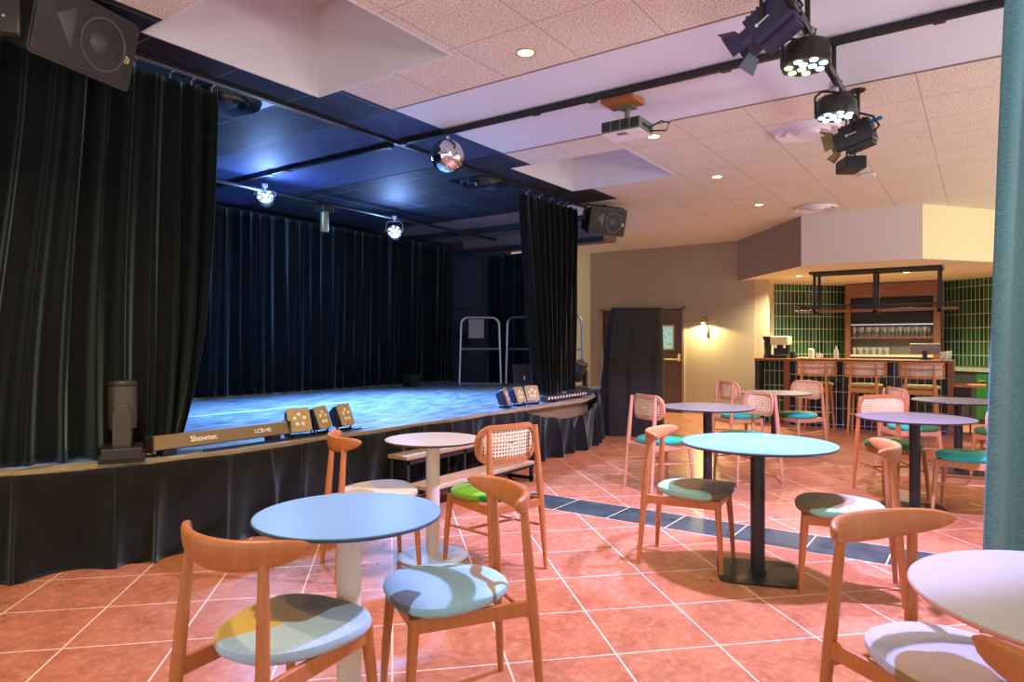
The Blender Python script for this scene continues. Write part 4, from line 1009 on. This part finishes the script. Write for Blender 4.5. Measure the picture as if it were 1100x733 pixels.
# ------------------------------------------------------------------ lights
def light(name, typ, loc, power, color, **k):
    l = bpy.data.lights.new(name, typ); l.energy = power; l.color = color
    for a, v in k.items():
        if a not in ('to',): setattr(l, a, v)
    o = bpy.data.objects.new(name, l); COL.objects.link(o); o.location = loc
    if 'to' in k:
        o.rotation_euler = (Vector(k['to'])-Vector(loc)).to_track_quat('-Z', 'Y').to_euler()
    return o
LAV = (1., .70, .92)
RIG = (.54,.46,1.)
light('rig_light_1', 'SPOT', (3.80,.90,2.64), 560, RIG, spot_size=R(94), spot_blend=.12, shadow_soft_size=.05, to=(3.45,1.35,0))
light('rig_light_2', 'SPOT', (4.70,.90,2.60), 620, (.62,.44,1.), spot_size=R(104), spot_blend=.15, shadow_soft_size=.05, to=(5.7,1.3,0))
light('rig_light_3', 'SPOT', (5.3,.80,2.6), 900, (.66,.40,1.), spot_size=R(46), spot_blend=.4, shadow_soft_size=.06, to=(9.3,1.3,0))
for i, (x, y) in enumerate(DL): light('downlight_%d' % i, 'SPOT', (x,y,CZ-.02), 95, (1.,.66,.32), spot_size=R(130), spot_blend=.8, shadow_soft_size=.05, to=(x,y,0))
for i, (x, y) in enumerate(((.5,2.6),(1.45,3.25),(9.9,4.2),(3.5,-1.6),(7.5,-1.6))): light('downlight_off_%d' % i, 'SPOT', (x,y,CZ-.02), 130 if i < 2 else 95, (1.,.66,.32), spot_size=R(130), spot_blend=.8, shadow_soft_size=.05, to=(x,y,0))
for i, (x, y) in enumerate(((12.15,2.55),(12.45,1.0))): light('bar_light_%d' % i, 'SPOT', (x,y,2.45), 380, (1.,.9,.58), spot_size=R(150), spot_blend=.8, shadow_soft_size=.05, to=(x,y,0))
light('sconce_light', 'SPOT', (XB-.125,4.27,1.69), 80, (1.,.78,.34), spot_size=R(165), spot_blend=.25, shadow_soft_size=.03, to=(XB-.10,4.27,0))
light('stage_led_1', 'SPOT', (4.56,6.48,2.94), 900, (.2,.47,1.), spot_size=R(112), spot_blend=1., shadow_soft_size=.08, to=(4.6,5.9,.6))
light('stage_led_2', 'SPOT', (6.55,6.48,2.83), 900, (.22,.47,1.), spot_size=R(112), spot_blend=1., shadow_soft_size=.08, to=(6.3,5.9,.6))
light('stage_glow_1', 'POINT', (4.56,6.46,2.93), 45, (.25,.45,1.), shadow_soft_size=.08)
light('stage_glow_2', 'POINT', (6.55,6.46,2.80), 40, (.25,.45,1.), shadow_soft_size=.08)
# unseen fill lamps added beside and behind the camera to brighten the ceiling
for i, (x, y, e) in enumerate(((.4,-2.6,165),(5.2,-3.0,185),(9.6,-2.6,150),(-1.6,1.2,90))):
    light('ceiling_fill_%d' % i, 'SPOT', (x,y,1.5), e, (.96,1.,.93), spot_size=R(165), spot_blend=.6, shadow_soft_size=.25, to=(x,y+.6,3.2))

w = bpy.data.worlds.new('world'); sc.world = w; w.use_nodes = True
w.node_tree.nodes['Background'].inputs[0].default_value = (.98, .95, 1., 1); w.node_tree.nodes['Background'].inputs[1].default_value = 1.0
vs_ = sc.view_settings; sc.display_settings.display_device = 'sRGB'
vs_.view_transform = 'Standard'; vs_.look = 'None'; vs_.gamma = 1; vs_.exposure = .38; vs_.use_curve_mapping = False
sc.cycles.use_denoising = True
sc.cycles.max_bounces = 10; sc.cycles.diffuse_bounces = 5; sc.cycles.glossy_bounces = 4; sc.cycles.transparent_max_bounces = 12
sc.cycles.sample_clamp_indirect = 6
